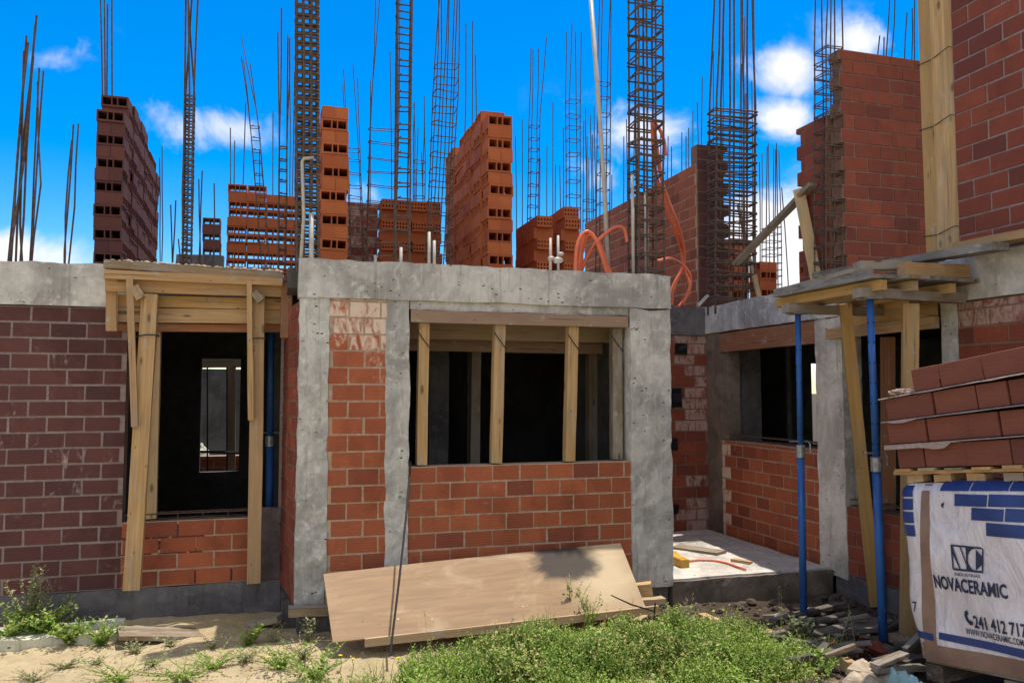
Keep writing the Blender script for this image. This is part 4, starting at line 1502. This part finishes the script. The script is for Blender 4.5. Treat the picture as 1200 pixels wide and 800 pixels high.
# the open pallet on top of it
ZP = BVH + .004
WP = thing('wooden_pallet', PM @ V((BW / 2, BDP / 2, ZP)), 'open wooden pallet under the brown bricks, on top of the wrapped load', 'pallet')
for k, wv in enumerate((.03, .48, .93)):
    for q, uu in enumerate((.1, .27, .46, .66, .86, 1.03)):
        if k == 0 or q % 2 == 0:
            mb = MB()
            a = PM @ V((uu - .05, wv + .04, ZP + .022))
            mb.plank(a, PM @ V((uu + .05, wv + .04, ZP + .022)), .07, .042, PV3)
            mb.build('block', M['wood' if q != 3 else 'wood_old'], WP)
    mb = MB()
    mb.plank(PM @ V((-.02, wv + .03, ZP + .054)), PM @ V((BW + .02, wv + .03, ZP + .054)), .09, .018, PV3)
    mb.build('stringer', M['wood'], WP)
for uu in (.05, .2, .36, .52, .68, .84, 1.0):
    mb = MB()
    mb.plank(PM @ V((uu, 0, ZP + .072)), PM @ V((uu, BDP, ZP + .072)), .1, .016, PV3)
    mb.build('deck_board', M['wood_old' if uu in (.36, .84) else 'wood'], WP)


def block_mesh(L):
    mb = MB()
    D, H, b = .13, .128, .004
    ring = lambda i: [(i, i), (L - i, i), (L - i, D - i), (i, D - i)]
    vs = [V((x, y, 0)) for x, y in ring(b)] + [V((x, y, b)) for x, y in ring(0)] + [V((x, y, H - b)) for x, y in ring(0)] + [V((x, y, H)) for x, y in ring(b)]
    vs = [p + noise.noise_vector(p * 11 + V((L * 9, 0, 0))) * .002 for p in vs]
    fs = [(3, 2, 1, 0), (12, 13, 14, 15)] + [(4 * r + k, 4 * r + (k + 1) % 4, 4 * r + 4 + (k + 1) % 4, 4 * r + 4 + k) for r in range(3) for k in range(4)]
    me = bpy.data.meshes.new('clay_block')
    me.from_pydata(vs, [], fs)
    me.materials.append(M['pallet_clay'])
    a = me.attributes.new('gr', 'FLOAT_VECTOR', 'POINT')
    a.data.foreach_set('vector', [c for p in vs for c in p])
    return me


BM = {L: block_mesh(L) for L in (.16, .24, .3)}
RNAME = ('lowest', 'second', 'third', 'topmost')
zr = ZP + .082
base_rot = PM.to_3x3()
# start of each row along the face, tilt of the row, lengths of its front bricks
ROWS = ((.03, .0, (.16, .24, .24, .24, .24)), (-.015, .012, (.24, .24, .16, .24, .24)), (-.005, .03, (.3, .24, .16, .24, .16)), (.19, .05, (.16, .24, .24, .3)))
for k, (u0, tl, Ls) in enumerate(ROWS):
    for dpt in range(4):
        u = u0 + (0 if dpt == 0 else R.uniform(-.02, .02))
        for q, L in enumerate(Ls if dpt == 0 else (.24, .24, .24, .24)):
            p = PM @ V((u, .01 + dpt * .245 + R.uniform(-.006, .008), zr + u * tl))
            o = bpy.data.objects.new('clay_block', BM[L])
            COL.objects.link(o)
            o.matrix_world = Matrix.Translation(p) @ (base_rot @ Matrix.Rotation(-math.atan(tl) + R.gauss(0, .003), 3, 'Y') @ Matrix.Rotation(R.gauss(0, .018), 3, 'Z')).to_4x4()
            tag(o, f'smooth brown brick in the {RNAME[k]} row on the open pallet', 'brick', f'bricks of the {RNAME[k]} pallet row')
            u += L + R.uniform(.004, .011)
    zr += .1345 + .002
    if k < 3:
        mb = MB()
        n = 30
        vs = []
        tl2 = ROWS[k + 1][1]
        for i in range(n + 1):
            uu = -.04 + (1.16) * i / n
            ov = -.018 - .014 * noise.noise(V((uu * 7, k * 3.3, 0)))
            dz = uu * tl2 - .004
            dp = .006 + max(0, .02 * noise.noise(V((uu * 5, k, 4)))) + (.02 if k == 0 and uu < .35 else 0)
            vs += [PM @ V((uu, .3, zr + dz)), PM @ V((uu, ov, zr + dz)), PM @ V((uu, ov - .004, zr + dz - dp)), PM @ V((uu, .004, zr + dz - .003))]
        mb.add(vs, [(i * 4 + j, i * 4 + j + 1, i * 4 + 5 + j, i * 4 + 4 + j) for i in range(n) for j in range(3)])
        mb.build('film_strip', M['film'], label=f'pale film strip sticking out above the {RNAME[k]} row of pallet bricks', cat='film')


@one('crumpled_film', M['film'], 'crumpled bit of film at the corner of the third pallet row', 'film')
def _(mb):
    for k in range(6):
        c = PM @ V((.03 + .03 * k, .02, zr - .125 + R.uniform(0, .02)))
        mb.tube([c + V((R.gauss(0, .03), R.gauss(0, .03), 0)) for _ in range(4)], .008, 5)

# ------------------------------------------------------------------ things lying in front
t = thing('plywood_sheet', (1.5, 5.45, .05), 'brown plywood sheet leaning at the foot of the bay wall with a shadow painted near its corner', 'plywood')
c = [at(390, 752, y=5.30), at(757, 712, y=5.36), at(727, 636, y=5.72), at(379, 672, y=5.66)]
mb = MB()
nrm = (c[1] - c[0]).cross(c[3] - c[0]).normalized()
n1, n2 = 24, 7
for side in (0, 1):
    vs, gr = [], []
    for j in range(n2 + 1):
        for i in range(n1 + 1):
            p = c[0].lerp(c[1], i / n1).lerp(c[3].lerp(c[2], i / n1), j / n2)
            p = p + nrm * (.012 * math.sin(i / n1 * 3.1) + .004 * noise.noise(p * 3)) + nrm * (.018 * (0 if side == 0 else -1))
            vs.append(p)
            gr.append(V((2.3 * i / n1, .58 * j / n2, .0)))
    fs = [(j * (n1 + 1) + i, j * (n1 + 1) + i + 1, (j + 1) * (n1 + 1) + i + 1, (j + 1) * (n1 + 1) + i) for j in range(n2) for i in range(n1)]
    mb.add(vs, fs if side == 0 else [tuple(reversed(f)) for f in fs], 0, gr=gr)
N1 = (n1 + 1) * (n2 + 1)
rim = [i for i in range(n1 + 1)] + [(j + 1) * (n1 + 1) - 1 for j in range(1, n2 + 1)] + [n2 * (n1 + 1) + i for i in range(n1 - 1, -1, -1)] + [j * (n1 + 1) for j in range(n2 - 1, 0, -1)]
mb.f += [(rim[k], rim[k] + N1, rim[(k + 1) % len(rim)] + N1, rim[(k + 1) % len(rim)]) for k in range(len(rim))]
mb.mi += [0] * len(rim)
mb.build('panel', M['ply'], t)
mb = MB()
mb.plank(c[0].lerp(c[1], .09) + V((0, -.015, -.02)), c[1] + V((.09, -.015, -.012)), .03, .05, (0, 0, 1))
mb.build('batten', M['wood'], t)

timber('short square timber offcut behind the right end of the plywood', at(738, 692, y=5.62), at(764, 689, y=5.55), .09, .09, 'wood_yellow', name='timber_offcut', cat='offcut')
timber('splintered board end on the ground under the plywood', at(742, 706, y=5.45), at(778, 702, y=5.45), .08, .04, 'wood', name='timber_offcut', cat='offcut')
timber('flat board end behind the left end of the plywood', at(338, 716, y=5.75), at(384, 714, y=5.75), .12, .05, 'wood_old', name='timber_offcut', cat='offcut')
timber('grey board lying at the foot of the bay corner', at(296, 731, y=6.25), at(330, 722, y=6.15), .14, .04, 'wood_old', name='timber_offcut', cat='offcut')
timber('wide worn board lying flat on the sand before the left wall', at(138, 741, y=6.05), at(262, 743, y=6.2), .26, .03, 'wood_old', name='ground_board', cat='board')
one('concrete_slab', M['slab_white'], 'whitewashed concrete slab lying in weeds at the left', 'slab')(lambda mb: mb.cast(at(-40, 735, y=6.15).x, at(138, 735, y=6.15).x, 6.15, 6.52, -.02, .065, res=.05, amp=.006, top=.006))


@one('steel_rod', M['wire'], 'thin black steel rod leaning from the ground against the bay window', 'rod')
def _(mb):
    a, b = at(457, 768, y=5.0), at(481, 541, y=5.8)
    mb.tube([a, a.lerp(b, .35) + V((.008, 0, 0)), a.lerp(b, .7) + V((.01, 0, 0)), b], .0075, 8)


# on the porch
one('power_tool', M['yellow'], 'small yellow plastic thing lying on the porch by the bay column', 'tool')(lambda mb: [mb.plank(at(788, 650, z=.25), at(797, 660, z=.23), .07, .07), mb.plank(at(793, 657, z=.24), at(803, 662, z=.235), .08, .09)])


@one('hose', M['conduit'], 'thin reddish hose lying across the sunlit porch slab', 'hose', smooth=True)
def _(mb):
    mb.tube(spline([at(x, y, z=.225) for x, y in ((803, 658), (818, 656), (835, 656.5), (850, 659), (862, 663), (874, 667))]), .009, 7)


for lab, l, tk, mt in (('pale thin board lying on the porch', ((792, 640), (846, 648)), .03, 'wood_old'), ('flat pale batten at the shadow edge on the porch', ((858, 656), (880, 659)), .025, 'wood')):
    a, b = at(*l[0], z=.225), at(*l[1], z=.225)
    timber(lab, a, b, .18 if 'board' in lab else .07, tk, mt, name='timber_offcut', cat='offcut')


def on(px, py, dz=.02):
    p = at(px, py, z=.05)
    for _ in range(4):
        p = at(px, py, z=hgt(p.x, p.y) + dz)
    return p


for lab, l, w, tk, mt, dz in (('yellow offcut pointing into the weeds left of the far blue prop', ((822, 722), (842, 730)), .06, .05, 'wood_yellow', .05),
                              ('sunlit batten end sticking out of the weeds below the far blue prop', ((896, 744), (934, 734)), .06, .035, 'wood', .06),
                              ('dark plank lying from the wing foot towards the near blue prop', ((942, 733), (1005, 718)), .1, .03, 'wood_shaded', .05),
                              ('second dark plank crossing the heap behind the near blue prop', ((950, 746), (1020, 724)), .09, .03, 'wood_shaded', .08),
                              ('pale short batten beside the weeds at the heap edge', ((938, 757), (968, 747)), .06, .03, 'wood_old', .07),
                              ('grey split batten just below the pale one', ((946, 768), (966, 762)), .05, .03, 'wood_old', .06),
                              ('dark board standing askew beside the near blue prop', ((1000, 742), (1040, 727)), .12, .03, 'wood_shaded', .1),
                              ('grey plank end pointing at the wrapped pallet', ((1040, 744), (1075, 758)), .1, .035, 'wood_old', .1),
                              ('thin dark batten lying flat in front of the near blue prop', ((960, 772), (1040, 790)), .07, .03, 'wood_shaded', .03),
                              ('broken board under the corner of the wrapped pallet', ((1035, 778), (1075, 768)), .14, .03, 'wood_shaded', .08),
                              ('thin stick slanting over the dark heap', ((975, 741), (1030, 737)), .03, .03, 'wood_shaded', .15),
                              ('dark batten behind the heap near the porch face', ((905, 728), (985, 708)), .06, .03, 'wood_shaded', .06)):
    timber(lab, on(*l[0], dz), on(*l[1], dz), w, tk, mt, name='timber_offcut', cat='offcut')
for i in range(46):
    px, py = R.uniform(890, 1066), R.uniform(720, 786)
    a = on(px, py, R.uniform(.03, .12))
    an, L = R.uniform(-.9, .9), R.uniform(.12, .45)
    timber('dark splintered stick tangled in the heap of scraps below the blue props', a, a + V((math.cos(an) * L, math.sin(an) * L, R.uniform(-.05, .07))), R.uniform(.025, .07), R.uniform(.015, .03), R.choice(('wood_shaded', 'wood_shaded', 'wood_shaded', 'wood_old')), name='timber_offcut', cat='offcut', group='tangled sticks in the heap')
timber('small square yellow block in the dark heap', on(989, 780, .05), on(999, 779, .05), .09, .07, 'wood', name='timber_offcut', cat='offcut')
for i, (px, py, r) in enumerate(((1000, 762, .09), (1012, 752, .07), (1030, 762, .08), (978, 758, .06), (1052, 776, .07))):
    one('brick_rubble', M['brick_deep'], ('biggest broken brick in the dark heap', 'broken brick leaning on the biggest one', 'broken brick lying towards the pallet', 'small broken brick near the weeds', 'broken brick under the pallet corner')[i], 'brick')(lambda mb: mb.stone(on(px, py, .05), r, i + 11, .7, n=5))
for i, (px, py, r) in enumerate(((1010, 788, .1), (1028, 783, .09), (1042, 792, .1), (1000, 798, .08), (1020, 800, .1), (1046, 786, .06))):
    one('rubble_lump', M['rubble'], ('pale rubble lump nearest the yellow block', 'pale rubble lump at the top of its small heap', 'pale rubble lump beside the blue tarp', 'pale rubble lump touching the weeds', 'pale rubble lump at the picture bottom', 'small pale rubble lump against the tarp')[i], 'rubble', 'pale rubble lumps')(lambda mb: mb.stone(on(px, py, .03), r, i + 31, .55, n=6))
one('litter', M['pvc'], 'crumpled white scrap at the foot of the porch face', 'litter')(lambda mb: mb.stone(on(914, 723, .05), .045, 5, .9, n=5))


@one('tarp', M['tarp'], 'pale blue plastic sheet crumpled beside the wrapped pallet', 'tarp')
def _(mb):
    n = 14
    a, b, c2, d = on(1036, 806, .03), on(1085, 808, .03), on(1070, 790, .10), on(1044, 782, .16)
    vs = [a.lerp(b, i / n).lerp(d.lerp(c2, i / n), j / n) + V((0, 0, .03 * noise.noise(V((i * .4, j * .3, 5))))) for j in range(n + 1) for i in range(n + 1)]
    top = len(vs)
    vs += [p - V((0, .004, .006)) for p in vs]
    f = [(j * (n + 1) + i, j * (n + 1) + i + 1, (j + 1) * (n + 1) + i + 1, (j + 1) * (n + 1) + i) for j in range(n) for i in range(n)]
    mb.add(vs, f + [tuple(top + k for k in reversed(q)) for q in f])


# small litter of stones and twigs on the sand
mb = MB()
for k in range(260):
    x, y = R.uniform(-2.4, 1.4), R.uniform(4.2, 6.3)
    mb.stone((x, y, hgt(x, y)), R.choice((.006, .008, .012, .02)), k, .6, n=3)
for k in range(60):
    x, y = R.uniform(2.6, 4.4), R.uniform(4.2, 5.8)
    mb.stone((x, y, hgt(x, y) + .01), R.choice((.01, .015, .02, .03)), k + 400, .6, n=4)
mb.build('pebbles', M['rubble'], kind='stuff', label='pebbles and crumbs of mortar on the sand')

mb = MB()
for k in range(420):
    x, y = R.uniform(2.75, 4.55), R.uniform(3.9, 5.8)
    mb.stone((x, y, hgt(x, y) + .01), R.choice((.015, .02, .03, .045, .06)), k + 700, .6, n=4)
mb.build('rubble', M['dirt'], kind='stuff', label='dark broken rubble and dirt in the shade below the blue props')  # rubble with the shade below the props put into its colour

# ------------------------------------------------------------------ weeds
def leaf(mb, p, d, L, w, tint):
    d = V(d).normalized()
    s = d.cross(V((R.gauss(0, .4), R.gauss(0, .4), 1)))
    if s.length < 1e-3:
        s = V((1, 0, 0))
    s = s.normalized() * w
    up = d.cross(s).normalized() * (L * .12)
    mb.add([p, p + d * L * .45 + s + up, p + d * L, p + d * L * .45 - s + up], [(0, 1, 2), (0, 2, 3)], 0, tint)


def weed(mb, base, h, nst, spread, lf, dens=1., tone=0., dry=.15, stem=.0022):
    for k in range(nst):
        a = R.uniform(0, 6.283)
        out = V((math.cos(a), math.sin(a), 0)) * spread * R.uniform(.3, 1)
        hh = h * R.uniform(.55, 1.05)
        pts = [V(base) + V((R.gauss(0, .01), R.gauss(0, .01), -.01))]
        for q in range(1, 5):
            u = q / 4
            pts.append(V(base) + out * u ** 1.4 + V((R.gauss(0, .01), R.gauss(0, .01), hh * u)))
        mb.tube(pts, [stem * 1.2, stem, stem, stem * .8, stem * .4], 3, tint=(.3, .6, 0))
        n = max(4, int(hh / (.0125) * dens))
        for q in range(n):
            u = (q + R.random()) / n
            if u < .08:
                continue
            i = min(3, int(u * 4))
            p = pts[i].lerp(pts[i + 1], u * 4 - i)
            b = R.uniform(0, 6.283)
            tn = min(1, max(0, R.random() * .8 + tone))
            leaf(mb, p, (math.cos(b), math.sin(b), R.uniform(-.1, .9)), lf * R.uniform(.5, 1.35) * (1.15 - .5 * u), lf * R.uniform(.15, .3), (tn, 1. if R.random() < dry else R.random() * .5, 0))


def cover(px0, px1, x, y):
    return px0 + (px1 - px0)


# the dense patch: outline of the weeds on the ground, by distance along the wall
def density(x, y):
    d = 1 - ((x - 2.05) / 1.55) ** 2 - ((y - 4.55) / .72) ** 2
    d2 = .85 - ((x - .2) / 1.5) ** 2 - ((y - 4.15) / .42) ** 2
    n = noise.noise(V((x * 2.3, y * 2.3, 4))) * .5 + noise.noise(V((x * 6, y * 6, 8))) * .3
    bare = 1.0 * math.exp(-((x - 2.1) / .24) ** 2 - ((y - 4.22) / .13) ** 2)
    return max(d + n * .9, d2 + n * 1.1) - bare


mb = MB()
cnt = 0
while cnt < 2700:
    x, y = R.uniform(-1.1, 3.75), R.uniform(2.9, 5.3)
    dn = density(x, y)
    if dn < R.uniform(.0, .5):
        continue
    if y > 5.14 and x < 2.7:
        continue
    cnt += 1
    clump = noise.noise(V((x * 2.6, y * 2.6, 20)))
    tall = max(0, noise.noise(V((x * 4.5, y * 4.5, 33))))
    kind = noise.noise(V((x * 3.3, y * 3.3, 51)))
    hh = R.uniform(.06, .12) + .11 * max(0, min(1, dn)) + .15 * tall
    weed(mb, (x, y, hgt(x, y)), hh, 4, R.uniform(.05, .11), R.uniform(.016, .028) if kind > -.1 else R.uniform(.028, .046), 1.25 if kind > -.1 else .75, .9 * clump, .14 if clump > -.15 else .5)
for k in range(3200):
    x, y = R.uniform(-1.2, 3.7), R.uniform(2.9, 5.2)
    if density(x, y) < R.uniform(-.35, .4):
        continue
    a = R.uniform(0, 6.28)
    h = R.uniform(.06, .2)
    p = V((x, y, hgt(x, y)))
    b = V((math.cos(a) * .05, math.sin(a) * .05, 0))
    s = V((-math.sin(a), math.cos(a), 0)) * .0022
    tn = (R.random(), 1. if R.random() < .4 else .2, 0)
    mb.add([p - s, p + s, p + b * .5 + V((0, 0, h * .6)) + s * .8, p + b * .5 + V((0, 0, h * .6)) - s * .8, p + b * 1.3 + V((0, 0, h))], [(0, 1, 2, 3), (3, 2, 4)], 0, tn)
for k in range(170):
    x, y = R.uniform(-.8, 3.6), R.uniform(4.0, 5.2)
    if density(x, y) < -.3 or noise.noise(V((x * 2.2, y * 2.2, 70))) < .05:
        continue
    p = V((x, y, hgt(x, y)))
    h = R.uniform(.14, .34)
    q = V((R.gauss(0, .04), R.gauss(0, .04), h))
    mb.tube([p, p + q * .5 + V((R.gauss(0, .008), 0, 0)), p + q], [.0022, .0017, .001], 3, tint=(.4, 1, 0))
    for m in range(7):
        leaf(mb, p + q * R.uniform(.55, 1), (R.gauss(0, 1), R.gauss(0, 1), .8), R.uniform(.012, .024), .003, (.4, 1., 0))
mb.build('weeds', M['leaf'], origin=(0, 0, 0), kind='stuff', label='dense green weeds growing in front of the plywood')

# single weeds on the sand
for lab, px, py, h, ns, sp, lf, mt in (
        ('tall flowering weed at the left edge before the darkened brick wall', 30, 748, .44, 10, .14, .038, 'leaf_pale'),
        ('bushy green weed at the left end of the white slab', 50, 750, .24, 24, .24, .04, 'leaf'),
        ('low green weed spilling from the left picture edge', 10, 754, .2, 20, .24, .036, 'leaf'),
        ('green weed hiding the right end of the white slab', 118, 756, .15, 18, .15, .03, 'leaf'),
        ('flat dusty weed in the middle of the sand', 75, 783, .05, 12, .12, .024, 'leaf_pale'),
        ('small dusty weed right of the flat one', 112, 778, .05, 9, .09, .022, 'leaf_pale'),
        ('dusty weed before the worn board', 160, 765, .07, 12, .12, .024, 'leaf_pale'),
        ('dusty weed touching the worn board end', 200, 757, .07, 9, .09, .024, 'leaf_pale'),
        ('little upright weed left of the yellow green one', 248, 760, .09, 6, .06, .024, 'leaf_pale'),
        ('yellow green weed at the foot of the bay corner', 291, 755, .14, 8, .11, .04, 'leaf'),
        ('thin bare weed before the left end of the plywood', 362, 752, .17, 5, .07, .03, 'leaf_pale'),
        ('dry pale weed on the sand bump below the plywood corner', 355, 772, .12, 10, .14, .022, 'leaf_pale'),
        ('tall wispy weed rising in front of the plywood', 672, 742, .36, 8, .11, .024, 'leaf'),
        ('pale large leaved weed before the far blue prop', 936, 762, .2, 9, .07, .06, 'leaf_pale'),
        ('pale seeding weed at the porch corner', 796, 728, .14, 9, .12, .026, 'leaf_pale'),
        ('dark low weed at the bottom left corner', 40, 798, .06, 14, .16, .026, 'leaf_pale'),
        ('second green weed at the left end of the white slab, lower one', 82, 755, .16, 18, .2, .036, 'leaf'),
        ('green weed patch at the picture bottom left of the yellow flowers', 370, 796, .14, 22, .26, .03, 'leaf'),
        ('dusty weed alone on the sand under the worn board', 180, 778, .06, 10, .13, .026, 'leaf_pale'),
        ('ragged weed where the green patch thins out to the left', 250, 783, .1, 14, .2, .026, 'leaf'),
        ('ragged dusty weed left of the lone flower', 285, 775, .08, 10, .14, .026, 'leaf_pale'),
        ('broad low weed at the picture bottom below the flat one', 140, 797, .08, 18, .24, .026, 'leaf'),
        ('broad green weed at the picture bottom left of the lone flower', 215, 796, .1, 20, .26, .028, 'leaf'),
        ('tangled weed below the sand bump', 330, 784, .13, 16, .2, .026, 'leaf'),
        ('thin weed between the yellow green one and the bare one', 322, 752, .1, 6, .07, .024, 'leaf_pale'),
        ('second tall wispy weed beside the first before the plywood', 690, 748, .3, 6, .1, .024, 'leaf'),
        ('seeding weed left of the porch corner', 770, 732, .12, 7, .1, .022, 'leaf_pale')):
    mb = MB()
    p = on(px, py, 0)
    weed(mb, p, h * 1.1, int(ns * 1.7), sp * 1.25, lf * 1.15, 1.3, -.1, .2)
    mb.build('weed', M[mt], label=lab, cat='weed', group='single weeds', origin=p)

mb = None
for lab, px, py, h in (('yellow wildflower right of the sand bump', 398, 788, .1), ('yellow wildflower at the left edge of the green weeds', 412, 792, .1), ('yellow wildflower low at the picture bottom', 480, 796, .1),
                       ('yellow wildflower left of the low one', 466, 793, .11), ('yellow wildflower among the weeds at the right', 783, 782, .14), ('yellow wildflower below the right one', 800, 794, .13), ('lone yellow wildflower on the sand', 313, 790, .1)):
    p = on(px, py, .0)
    t = thing('wildflower', p, lab, 'flower', 'yellow wildflowers')
    mb = MB()
    mb.tube([p, p + V((.01, 0, h * .5)), p + V((.005, .005, h))], .002, 4, tint=(.4, .2, 0))
    mb.build('stem', M['leaf'], t)
    mb = MB()
    for k in range(9):
        a = k * .698
        c0 = p + V((.005, .005, h))
        leaf(mb, c0, (math.cos(a), math.sin(a), .35), .016, .006, (.5, 0, 0))
    mb.build('petals', M['petal'], t)


@one('twig', M['wire'], 'dark forked twig standing in the weeds at the right end of the plywood', 'twig')
def _(mb):
    y = 5.25
    mb.tube([at(768, 730, y=y), at(767, 715, y=y), at(768, 706, y=y)], .006, 5)
    mb.tube([at(767, 716, y=y), at(740, 708, y=y), at(716, 697, y=y)], [.006, .006, .004], 5)

# ------------------------------------------------------------------ light
SUN_EL, SUN_AZ = math.radians(79.5), math.radians(69)          # azimuth from the depth axis towards the right
sd = V((math.cos(SUN_EL) * math.sin(SUN_AZ), math.cos(SUN_EL) * math.cos(SUN_AZ), math.sin(SUN_EL)))
sl = bpy.data.lights.new('sun', 'SUN')
sl.energy, sl.angle, sl.color = 3.8, math.radians(.53), (1, .93, .82)
so = bpy.data.objects.new('sun', sl)
COL.objects.link(so)
so.rotation_euler = sd.to_track_quat('Z', 'Y').to_euler()
so.location = (3, -2, 9)

wd = bpy.data.worlds.new('World')
scene.world = wd
wd.use_nodes = True
nt = wd.node_tree
nt.nodes.clear()


def wn(kind, **k):
    n = nt.nodes.new(kind)
    for a, b in k.items():
        setattr(n, a, b)
    return n


def wm(op, a, b=0., c=None):
    n = wn('ShaderNodeMath', operation=op)
    for i, v in enumerate((a, b) if c is None else (a, b, c)):
        if hasattr(v, 'links'):
            nt.links.new(v, n.inputs[i])
        else:
            n.inputs[i].default_value = v
    return n.outputs[0]


out, bg, sky = wn('ShaderNodeOutputWorld'), wn('ShaderNodeBackground'), wn('ShaderNodeTexSky')
sky.sky_type = 'NISHITA'
sky.sun_disc = False
sky.sun_elevation = SUN_EL
sky.sun_rotation = SUN_AZ
sky.air_density, sky.dust_density, sky.ozone_density = 1.0, .3, 2.5
hs = wn('ShaderNodeHueSaturation')
hs.inputs['Hue'].default_value = .505
hs.inputs['Saturation'].default_value = 1.62
hs.inputs['Value'].default_value = 1.0
nt.links.new(sky.outputs[0], hs.inputs['Color'])
tc = wn('ShaderNodeTexCoord')
sep = wn('ShaderNodeSeparateXYZ')
nt.links.new(tc.outputs['Generated'], sep.inputs[0])
dy = wm('MAXIMUM', sep.outputs[1], .02)
cx, cz = wm('DIVIDE', sep.outputs[0], dy), wm('DIVIDE', sep.outputs[2], dy)
nz = wn('ShaderNodeTexNoise')
nt.links.new(tc.outputs['Generated'], nz.inputs['Vector'])
nz.inputs['Scale'].default_value = 12
nz.inputs['Detail'].default_value = 13
nz.inputs['Roughness'].default_value = .62
nz.inputs['Distortion'].default_value = .35
total = None
# clouds of the day: where they stand (photo position), half width, half height, weight
for px, py, hw, hh, wt in ((80, 68, 40, 22, .62), (240, 148, 100, 26, .78), (10, 300, 75, 24, 1.15), (395, 235, 60, 24, .5), (760, 165, 80, 45, .8), (918, 80, 52, 34, .82), (1012, 48, 62, 34, .95),
                           (920, 140, 55, 26, .85), (925, 300, 100, 75, 1.3), (700, 200, 60, 30, .5), (1050, 240, 120, 60, 1.1)):
    d = CM @ V(((px - 600) / F_PX, -(py - 400) / F_PX, -1))
    ex, ez = d.x / d.y, d.z / d.y
    sx, sz = hw / F_PX * 1.05, hh / F_PX * 1.05
    e = wm('ADD', wm('POWER', wm('ABSOLUTE', wm('DIVIDE', wm('SUBTRACT', cx, ex), sx)), 2.), wm('POWER', wm('ABSOLUTE', wm('DIVIDE', wm('SUBTRACT', cz, ez), sz)), 2.))
    g = wm('MULTIPLY', wm('POWER', 2.718, wm('MULTIPLY', e, -.8)), wt)
    total = g if total is None else wm('MAXIMUM', total, g)
dens = wm('ADD', total, wm('MULTIPLY', wm('SUBTRACT', nz.outputs['Fac'], .5), 2.1))
mr = wn('ShaderNodeMapRange', interpolation_type='SMOOTHSTEP')
nt.links.new(dens, mr.inputs[0])
for i, v in enumerate((.28, 1.05, 0., .93)):
    mr.inputs[i + 1].default_value = v
cov = wm('MULTIPLY', mr.outputs[0], wm('MINIMUM', wm('MULTIPLY', total, 3.), 1.))
# unseen broken cloud bank, added behind the viewer as neutral fill for the fronts
nb = wn('ShaderNodeTexNoise')
nt.links.new(tc.outputs['Generated'], nb.inputs['Vector'])
nb.inputs['Scale'].default_value = 3.2
nb.inputs['Detail'].default_value = 8
nb.inputs['Roughness'].default_value = .58
side = wn('ShaderNodeMapRange', interpolation_type='SMOOTHSTEP')
nt.links.new(sep.outputs[1], side.inputs[0])
for i, v in enumerate((.3, -.25, 0., 1.)):
    side.inputs[i + 1].default_value = v
brk = wn('ShaderNodeMapRange', interpolation_type='SMOOTHSTEP')
nt.links.new(nb.outputs['Fac'], brk.inputs[0])
for i, v in enumerate((.36, .52, 0., 1.)):
    brk.inputs[i + 1].default_value = v
up = wn('ShaderNodeMapRange', interpolation_type='SMOOTHSTEP')
nt.links.new(sep.outputs[2], up.inputs[0])
for i, v in enumerate((-.02, .06, 0., 1.)):
    up.inputs[i + 1].default_value = v
cov = wm('MAXIMUM', cov, wm('MULTIPLY', up.outputs[0], wm('MULTIPLY', side.outputs[0], brk.outputs[0])))
mx = wn('ShaderNodeMix', data_type='RGBA')
nt.links.new(cov, mx.inputs[0])
nt.links.new(hs.outputs[0], mx.inputs[6])
mx.inputs[7].default_value = (5.2, 5.1, 5.0, 1)
nt.links.new(mx.outputs[2], bg.inputs[0])
bg.inputs[1].default_value = .15
nt.links.new(bg.outputs[0], out.inputs[0])

scene.view_settings.view_transform = 'Standard'
scene.view_settings.look = 'None'
scene.view_settings.exposure = 0.5
scene.view_settings.gamma = 1.0
scene.render.engine = 'CYCLES'
scene.cycles.use_denoising = True
scene.cycles.max_bounces = 8

# scratch values used while building are not part of the scene
for o in ORIG:
    if '_o' in o:
        del o['_o']
for o, loc, ro in STIR:
    o.location, o.rotation_euler = loc, ro
